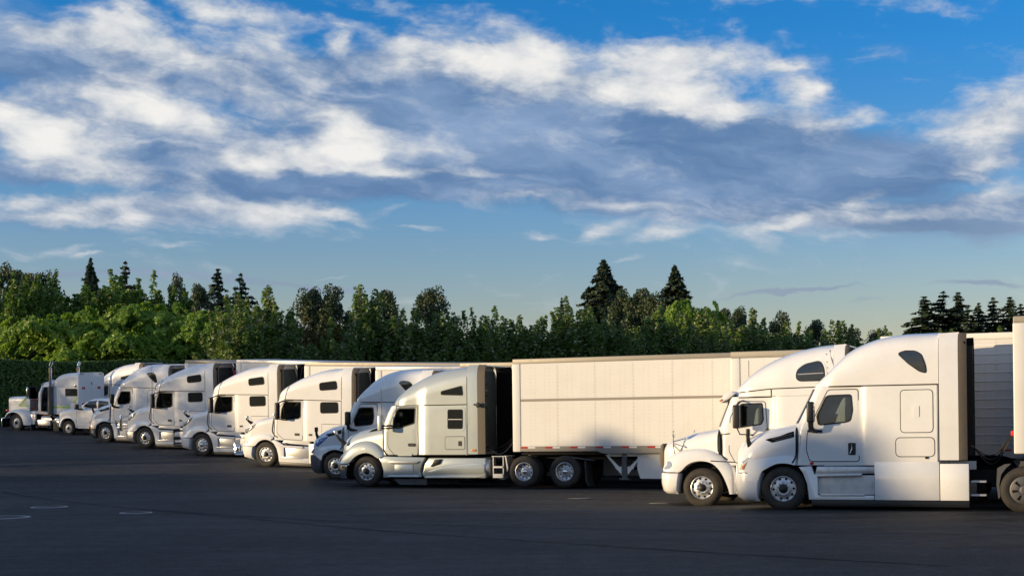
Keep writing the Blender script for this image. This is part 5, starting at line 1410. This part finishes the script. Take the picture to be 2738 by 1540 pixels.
def plume_tree(seed, h=8.0, rad=2.1, nplume=26, per=190, size=.26, silver=.10):
    """upright tree: many rising leafy shoots round a trunk"""
    L = Leaves(seed); r = L.r; limbs = []
    for k in range(nplume):
        a = r.uniform(0, 6.283); rr_ = rad * math.sqrt(r.random()) * 1.0
        base = Vector((math.cos(a) * rr_ * .3, math.sin(a) * rr_ * .3, h * r.uniform(.06, .25)))
        f = 1 - (rr_ / rad) ** 2 * .42
        tip = Vector((math.cos(a) * rr_, math.sin(a) * rr_, h * min(1.02, f * r.uniform(.82, 1.06))))
        wd = r.uniform(.30, .58) * rad / 2.1
        tone = r.uniform(-.12, .12)
        limbs.append((base, tip))
        for i in range(per):
            t = r.random() ** .8
            c = base.lerp(tip, t)
            bulge = wd * (math.sin(math.pi * min(1, t * .86 + .10)) ** .7) * (1.15 - .35 * t)
            d = rdir(r); off = Vector((d.x, d.y, d.z * .9)) * bulge * r.uniform(.55, 1.05)
            p = c + off
            val = min(.86, max(0, r.uniform(0, .8) + tone))
            if t > .55 and r.random() < silver * 1.6: val = r.uniform(.88, 1.0)
            nrm = off.normalized() * .7 + rdir(r) * .7 + Vector((0, 0, .35))
            L.leaf(p, nrm, size * r.uniform(.55, 1.15), val)
    return L, limbs


def spray_tree(seed, h=8.5, rad=4.6, n=150, per=62, size=.30):
    """broad tree with drooping feathery sprays"""
    L = Leaves(seed); r = L.r; limbs = []
    lobes = [(Vector((0, 0, h * .62)), rad * .62)]
    for k in range(11):
        a_ = r.uniform(0, 6.283); q = r.uniform(.35, .85)
        lobes.append((Vector((math.cos(a_) * rad * q, math.sin(a_) * rad * q, h * r.uniform(.30, .86) * (1 - .25 * q))), rad * r.uniform(.22, .44)))
    for k in range(n):
        lc, lr = lobes[r.randrange(len(lobes))]
        d = rdir(r)
        if d.z < -.35: d.z = -d.z * .5
        c = lc + Vector((d.x, d.y, d.z * .85)) * lr * r.uniform(.6, 1.05)
        if c.z > h * 1.02: c.z = h * r.uniform(.9, 1.0)
        if c.z < h * .08: c.z = h * .08 + .2
        if k % 5 == 0: limbs.append((Vector((0, 0, h * .28)), c))
        out = Vector((d.x, d.y, 0)); out = out.normalized() if out.length > .01 else Vector((1, 0, 0))
        tone = r.uniform(-.15, .2)
        for j in range(3):
            o2 = (out + rdir(r) * .8); o2.z = 0
            o2 = o2.normalized() if o2.length > .05 else out
            ln = r.uniform(.7, 1.3)
            for i in range(per // 3):
                t = r.random()
                p = c + o2 * ln * t + Vector((0, 0, .18 * t - .62 * t * t)) + rdir(r) * .13
                L.leaf(p, Vector((o2.x * .9, o2.y * .9, .65)) + rdir(r) * .7, size * r.uniform(.5, 1.1), min(1, max(0, r.uniform(0, .85) + tone)), 2.2)
    return L, limbs


def puff_tree(seed, h=10, rad=3.0, n=46, per=110, size=.26, base=.25, sil=.06, gap=.5):
    """rounded tree of uneven leaf masses with gaps"""
    L = Leaves(seed); r = L.r; limbs = []
    for k in range(n):
        t = r.uniform(base, .97); a = r.uniform(0, 6.283)
        rr_ = rad * math.sin(math.pi * min(1, (t - base) / (1.02 - base) * .82 + .16)) ** .8 * r.uniform(.25, 1.0)
        c = Vector((math.cos(a) * rr_, math.sin(a) * rr_, h * t)); s = r.uniform(.45, .95) * rad / 3
        limbs.append((Vector((0, 0, h * t * .6)), c)); tone = r.uniform(-.15, .15)
        for i in range(per):
            d = rdir(r); p = c + Vector((d.x, d.y, d.z * 1.15)) * s * (r.random() ** .4)
            v = r.uniform(0, .8) + tone
            if r.random() < sil: v = r.uniform(.88, 1)
            L.leaf(p, d * .6 + rdir(r) + Vector((0, 0, .3)), size * r.uniform(.5, 1.1), min(1, max(0, v)))
    return L, limbs


def conifer(seed, h=16, rad=3.2, whorls=34, br=9, droop=.25, size=.5, dense=1.0, base=.06, open_=.0):
    L = Leaves(seed); r = L.r; limbs = []
    for w in range(whorls):
        t = base + (1 - base) * (w / (whorls - 1)) ** .92
        ln = rad * (1 - t) ** .85 * r.uniform(.78, 1.12) + .12
        for b in range(max(4, int(br * (1 - t * .45)))):
            a = r.uniform(0, 6.283); l2 = ln * r.uniform(.62, 1.1)
            dx, dy = math.cos(a), math.sin(a); tone = r.uniform(-.15, .15)
            if w % 3 == 0 and b % 2 == 0: limbs.append((Vector((0, 0, h * t)), Vector((dx * l2 * .9, dy * l2 * .9, h * t - droop * l2 * .6))))
            nq = max(3, int(7 * dense * l2 / max(.4, size)))
            for i in range(nq):
                u = (i + r.random()) / nq
                p = Vector((dx * l2 * u, dy * l2 * u, h * t - droop * l2 * u * u + .12 * l2 * u + r.uniform(-.12, .12)))
                p += Vector((-dy, dx, 0)) * r.uniform(-.30, .30) * l2 * .45 * (1 - abs(u - .45))
                L.leaf(p, Vector((dx * .6, dy * .6, .75)) + rdir(r) * .8, size * r.uniform(.6, 1.15) * (1 - .35 * t), min(.95, max(0, r.uniform(0, .8) + tone)), 2.1)
    for i in range(14): L.leaf(Vector((r.uniform(-.08, .08), r.uniform(-.08, .08), h * (1 - .012 * i))), rdir(r), size * .5, .3, 2)
    return L, limbs


TREE = {}


def proto(key, gen, m, trunk_r, h, **kw):
    L, limbs = gen(h=h, **kw)
    crown = L.obj('crown', m)
    r = random.Random(len(key) * 7)
    tb = MB()
    pts = [Vector((r.uniform(-.05, .05) * i, r.uniform(-.05, .05) * i, h * .68 * i / 6 - (.3 if i == 0 else 0))) for i in range(7)]
    tb.tube(pts, [trunk_r * (1.25 if i == 0 else 1) * (1 - i / 7.2) for i in range(7)], 9)
    for a, b in limbs[:26]:
        mid = a.lerp(b, .5) + Vector((0, 0, .15)); st = Vector((0, 0, min(a.z, h * .8)))
        tb.tube([st, mid, b], [trunk_r * .30, trunk_r * .18, trunk_r * .06], 5, cap=False)
    t = mk('trunk', tb, 'bark', fix=False)
    TREE[key] = (crown, t.data, h); bpy.data.objects.remove(t)


for k in range(5):
    proto('row%d' % k, plume_tree, 'leaf_row', .13, 8.0, seed=10 + k, rad=2.2 + .15 * (k % 3), nplume=42, per=380, size=.145, silver=.12)
proto('autumn', plume_tree, 'leaf_autumn', .13, 8.0, seed=31, rad=2.3, nplume=42, per=360, size=.145, silver=.18)
for k in range(2):
    proto('maple%d' % k, plume_tree, 'leaf_maple', .16, 10.5, seed=40 + k, rad=2.5, nplume=48, per=380, size=.168, silver=.05)
for k in range(3):
    proto('locust%d' % k, spray_tree, 'leaf_locust', .16, 8.6, seed=50 + k, rad=4.4, n=400, per=96, size=.175)
for k in range(3):
    proto('back%d' % k, puff_tree, 'leaf_back', .2, 12.0, seed=60 + k, rad=3.0, n=54, per=200, size=.21, sil=.12)
proto('spruce0', conifer, 'leaf_conifer', .2, 16.0, seed=70, rad=4.6, whorls=36, br=9, droop=.30, size=.36, dense=1.5)
proto('spruce1', conifer, 'leaf_conifer', .2, 16.0, seed=71, rad=5.0, whorls=30, br=8, droop=.18, size=.38, dense=1.5)
proto('redwood0', conifer, 'leaf_conifer', .3, 17.0, seed=72, rad=6.2, whorls=70, br=16, droop=.20, size=.40, dense=1.6)
proto('redwood1', conifer, 'leaf_conifer', .3, 17.0, seed=73, rad=5.6, whorls=70, br=15, droop=.22, size=.38, dense=1.6)


def tree(key, name, label, x, y, top, group, sx=1.0, seed=0, cat='tree'):
    cr, tk, h = TREE[key]; z = gz(x, y)
    r = random.Random(seed * 31 + int(x * 10) + int(y * 7))
    root = empty(name); tag(root, label, cat, group)
    sz = (top - z) / h
    root.location = (x, y, z - .05); root.rotation_euler = (0, 0, r.uniform(0, 6.283)); root.scale = (sz * sx, sz * sx, sz)
    share('crown', cr, root); share('trunk', tk, root)
    return root


def tree_px(key, name, label, px, py, d, group, sx=1.0, seed=0):
    P = pix(px, py, d); k = {'map': 1.13, 'row': 1.06, 'loc': 1.16}.get(key[:3], 1.0)
    P.z = gz(P.x, P.y) + (P.z - gz(P.x, P.y)) * k
    return tree(key, name, label, P.x, P.y, P.z, group, sx, seed)


# row of upright trees behind the trailers (pixel of the top, distance)
ROW = [(640, 815, 96), (700, 790, 97), (775, 842, 98), (832, 838, 100), (905, 860, 99), (965, 800, 101), (1040, 790, 103), (1105, 850, 102), (1165, 822, 104), (1235, 862, 103), (1290, 806, 106), (1352, 842, 106), (1425, 818, 108), (1490, 850, 108), (1545, 818, 110), (1612, 868, 109), (1668, 842, 111), (1735, 872, 111), (1792, 842, 113),
       (1862, 852, 114), (1925, 868, 115), (1985, 850, 117), (2050, 866, 118), (2115, 872, 120), (2185, 868, 122), (2255, 880, 123), (2320, 876, 125), (2390, 890, 127), (2460, 888, 129), (2530, 895, 131), (2600, 892, 133), (2690, 890, 136)]
ROW = [(a, b + (34 if k % 2 == 0 and k not in (0, 14, 18) else -6), c + (2 if k % 2 else -1)) for k, (a, b, c) in enumerate(ROW)]
for i, (px_, py_, d_) in enumerate(ROW):
    key = 'autumn' if i == 3 else 'row%d' % ((i * 3 + i // 4) % 5)
    lab = ('upright tree with orange autumn leaves among the green row' if i == 3 else
           'upright leafy tree in the green row behind the trailers, number %s from the left' % ['one', 'two', 'three', 'four', 'five', 'six', 'seven', 'eight', 'nine', 'ten', 'eleven', 'twelve', 'thirteen', 'fourteen', 'fifteen', 'sixteen', 'seventeen', 'eighteen', 'nineteen', 'twenty', 'twenty-one', 'twenty-two', 'twenty-three', 'twenty-four', 'twenty-five', 'twenty-six', 'twenty-seven', 'twenty-eight', 'twenty-nine', 'thirty', 'thirty-one', 'thirty-two'][i])
    tree_px(key, 'upright_tree', lab, px_, py_, d_, 'row of upright trees behind the trailers', 1.40, i)

# bright feathery trees on the left
for i, (px_, py_, d_, lab) in enumerate(((215, 815, 99, 'bright feathery tree behind the green-striped tractor, leftmost of its kind'), (440, 812, 101, 'bright feathery tree above the teardrop-window tractor, middle of its kind'), (590, 832, 99, 'bright feathery tree above the two-window tractors, rightmost of its kind'))):
    tree_px('locust%d' % i, 'feathery_tree', lab, px_, py_, d_, 'bright feathery trees', .92, i)
# taller leafy trees at far left
for i, (px_, py_, d_, lab) in enumerate(((20, 738, 104, 'tall leafy tree at the left picture edge above the hedge'), (95, 752, 106, 'tall leafy tree second from the left picture edge'), (165, 775, 108, 'tall leafy tree third from the left picture edge'), (-40, 745, 106, 'tall leafy tree cut off by the left picture edge'), (255, 760, 112, 'tall leafy tree under the thin spire conifer'), (355, 752, 114, 'tall leafy tree below the ragged conifer'), (425, 768, 113, 'tall leafy tree right of the ragged conifer'), (300, 790, 110, 'shorter leafy tree between the thin spire and the ragged conifer'))):
    tree_px('maple%d' % (i % 2), 'leafy_tree', lab, px_, py_, d_, 'tall leafy trees on the left', 1.15 if i < 4 else 1.35, i)
# rounded and airy trees further back
BK = [(12, 715, 130, 'dark ragged tree rising at the far left edge'), (48, 728, 132, 'dark ragged tree just right of the far left edge'), (105, 735, 128, 'airy dark tree above the leafy trees at left'), (470, 742, 134, 'narrow dark tree left of the twin conifers'), (535, 765, 130, 'dark tree directly left of the twin conifers'), (832, 776, 128, 'airy tree top above the orange-leaved tree'), (885, 770, 128, 'dense dark tree top right of the airy one'), (1035, 783, 135, 'grey-brown tree top near the middle of the row'), (1155, 775, 138, 'dark rounded tree top standing above the row left of centre'), (1668, 780, 140, 'thin airy tree right of the first tall redwood'), (1712, 776, 140, 'airy tree between the two tall redwoods'),
      (1745, 790, 138, 'airy tree left of the second tall redwood'), (1872, 806, 128, 'bright bushy tree right of the second tall redwood'), (1930, 830, 134, 'ragged dark tree right of the bright bushy one'), (1978, 828, 136, 'ragged dark tree second right of the bright bushy one'), (2090, 838, 140, 'broad airy tree top above the older tractor'), (2180, 858, 142, 'low airy tree top above the older tractor roof'), (2350, 884, 160, 'small far tree top left of the right conifers'), (2280, 880, 160, 'small far tree top above the nearest tractor roof')]
for i, (px_, py_, d_, lab) in enumerate(BK):
    key = 'locust1' if i == 12 else 'back%d' % (i % 3)
    tree_px(key, 'bushy_tree', lab, px_, py_, d_, 'trees further back', (.55 if i == 12 else .8) if i not in (3, 4) else .55, i)
# conifers
CN = [('redwood0', 242, 694, 140, .7, 'thin spire conifer rising at the left'), ('spruce1', 334, 703, 138, 1.2, 'ragged conifer right of the thin spire'), ('spruce0', 582, 722, 138, 1.35, 'left one of the twin conifers'), ('spruce1', 643, 735, 136, 1.25, 'right one of the twin conifers'),
      ('redwood0', 1614, 698, 150, 1.25, 'taller and broader of the two big dark redwoods'), ('redwood1', 1804, 713, 150, 1.2, 'right one of the two big dark redwoods'), ('spruce0', 1502, 798, 150, .8, 'small conifer left of the big redwoods'), ('spruce0', 358 * 2, 868, 140, .6, 'small conifer tip in the gap left of the orange-leaved tree'),
      ('spruce0', 2472, 795, 165, 2.23, 'first conifer from the left in the right group'), ('spruce1', 2522, 782, 166, 1.94, 'second conifer from the left in the right group'), ('spruce0', 2562, 784, 168, 1.94, 'third conifer from the left in the right group'), ('spruce1', 2587, 822, 164, 1.75, 'short fourth conifer in the right group'), ('spruce0', 2616, 812, 166, 1.35, 'slim fifth conifer in the right group'), ('spruce1', 2656, 798, 167, 1.75, 'sixth conifer from the left in the right group'), ('spruce0', 2700, 796, 166, 1.75, 'seventh conifer from the left in the right group'), ('spruce1', 2730, 815, 168, 1.75, 'last conifer of the right group at the picture edge')]
for i, (key, px_, py_, d_, sx, lab) in enumerate(CN):
    tree_px(key, 'conifer', lab, px_, py_, d_, 'conifers against the sky', sx, i)


# clipped hedge on the left
def hedge(name, label, a, b, top, width, seed, n, group=None, size=.17):
    root = empty(name); tag(root, label, 'hedge', group)
    L = Leaves(seed); r = L.r
    A, B = Vector(a), Vector(b); t = (B - A); ln = t.length; t.normalize(); nr = Vector((t.y, -t.x))
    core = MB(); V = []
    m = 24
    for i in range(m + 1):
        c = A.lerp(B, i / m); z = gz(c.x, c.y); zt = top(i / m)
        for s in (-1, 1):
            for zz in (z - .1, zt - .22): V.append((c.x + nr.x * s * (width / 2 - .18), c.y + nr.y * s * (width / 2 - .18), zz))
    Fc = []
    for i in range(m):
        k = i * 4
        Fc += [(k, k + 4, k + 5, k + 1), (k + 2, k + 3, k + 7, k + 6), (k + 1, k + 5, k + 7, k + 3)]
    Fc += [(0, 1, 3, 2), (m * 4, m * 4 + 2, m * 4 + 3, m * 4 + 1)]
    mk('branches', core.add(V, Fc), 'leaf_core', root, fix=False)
    for i in range(n):
        u = r.random(); c = A.lerp(B, u); z = gz(c.x, c.y); zt = top(u)
        if r.random() < .24: y = r.uniform(-.5, .5) * width; zz = zt + r.uniform(-.16, .10); nn_ = Vector((0, 0, 1))
        else:
            y = width / 2 * (1 if r.random() < .9 else -1) + r.uniform(-.14, .08); zz = z + (zt - z) * r.random(); nn_ = Vector((nr.x, nr.y, .25)) * (1 if y > 0 else -1)
        p = Vector((c.x + nr.x * y, c.y + nr.y * y, zz + noise.noise(Vector((c.x * .8, c.y * .8, zz * .8))) * .08))
        L.leaf(p, nn_ + rdir(r) * .8, size * r.uniform(.6, 1.2), r.random() ** 1.2, 1.7)
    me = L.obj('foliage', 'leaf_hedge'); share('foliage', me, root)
    return root


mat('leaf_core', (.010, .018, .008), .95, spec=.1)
hedge('clipped_hedge', 'tall clipped dark green hedge behind the green-striped tractor', (-46, 84.5), (-14, 101.0), lambda u: gz(-46 + 32 * u, 84.5 + 16.5 * u) + 4.05 + .1 * math.sin(u * 21), 1.8, 3, 50000, size=.13)

# ------------------------------------------------------------------ unseen tree belt left of the picture, shaped to shade the yard
LD, ND = SUN_L.copy(), Vector((-SUN_L.y, SUN_L.x))
L_OCC = -66.0
SH = K(*[0, 8.8, 20, 9.0, 26, 9.1, 28.9, 9.3, 29.3, 10.9, 30.6, 11.0, 31.1, 9.6, 31.8, 8.8, 32.3, 8.5, 33.4, 8.1, 38, 8.2, 40.5, 8.8, 42.2, 10.5, 43.4, 9.9, 45, 8.8, 47, 9.1, 49, 9.3, 49.8, 10.8, 50.4, 12.7, 53.6, 12.8, 54.6, 11.0, 55.6, 8.2, 56.6, 7.0, 59.3, 6.6, 59.4, 5.0, 59.5, 3.5, 60.9, 3.5, 61.0, 9.2, 61.9, 9.2, 62.0, 3.5, 63.4, 3.5, 63.5, 10.2, 64.2, 10.8, 65.8, 11.4, 66.8, 13.8, 69, 14.2, 73.0, 14.2, 74.5, 12.2, 76, 12.0, 77, 10.4, 78.2, 10.8, 79, 13.8, 84, 14.0, 85.8, 12.4, 89, 12.4, 91, 9.0, 93, 5.4, 104, 5.0])  # belt heights set by where shade should fall on each vehicle



def tree_belt():
    """the unseen wood left of the picture, outline shaped for its shade: stuff"""
    Lv = Leaves(77); r = Lv.r
    for i in range(48000):
        n = r.uniform(-2, 99); gap_ = 0.0 if 59.2 < n < 63.6 else 1.0
        top = pchip(SH, n) + gap_ * (.55 * noise.noise(Vector((n * .9, 0, 0))) + .3 * noise.noise(Vector((n * 2.6, 5, 0))))
        z = top * (r.random() ** .75)
        P = LD * (L_OCC + r.uniform(-1.2, 1.2)) + ND * n
        thin = n > 63.5                                   # finer, thinner foliage here: dappled light
        for k in range(2 if thin else 1):
            Lv.leaf(Vector((P.x, P.y + (r.uniform(-.6, .6) if k else 0), max(.2, z - (r.uniform(0, .8) if k else 0)))), Vector((-1, 0, 0)) + rdir(r), (.20 if thin else .42) * r.uniform(.6, 1.2), r.random() * .85)
    me = Lv.obj('tree_belt', 'leaf_back')
    o = bpy.data.objects.new('tree_belt', me); COL.objects.link(o)
    o['kind'] = 'stuff'; tag(o, 'unseen wood left of the yard, its outline shaped to cast the shade', 'wood')


tree_belt()
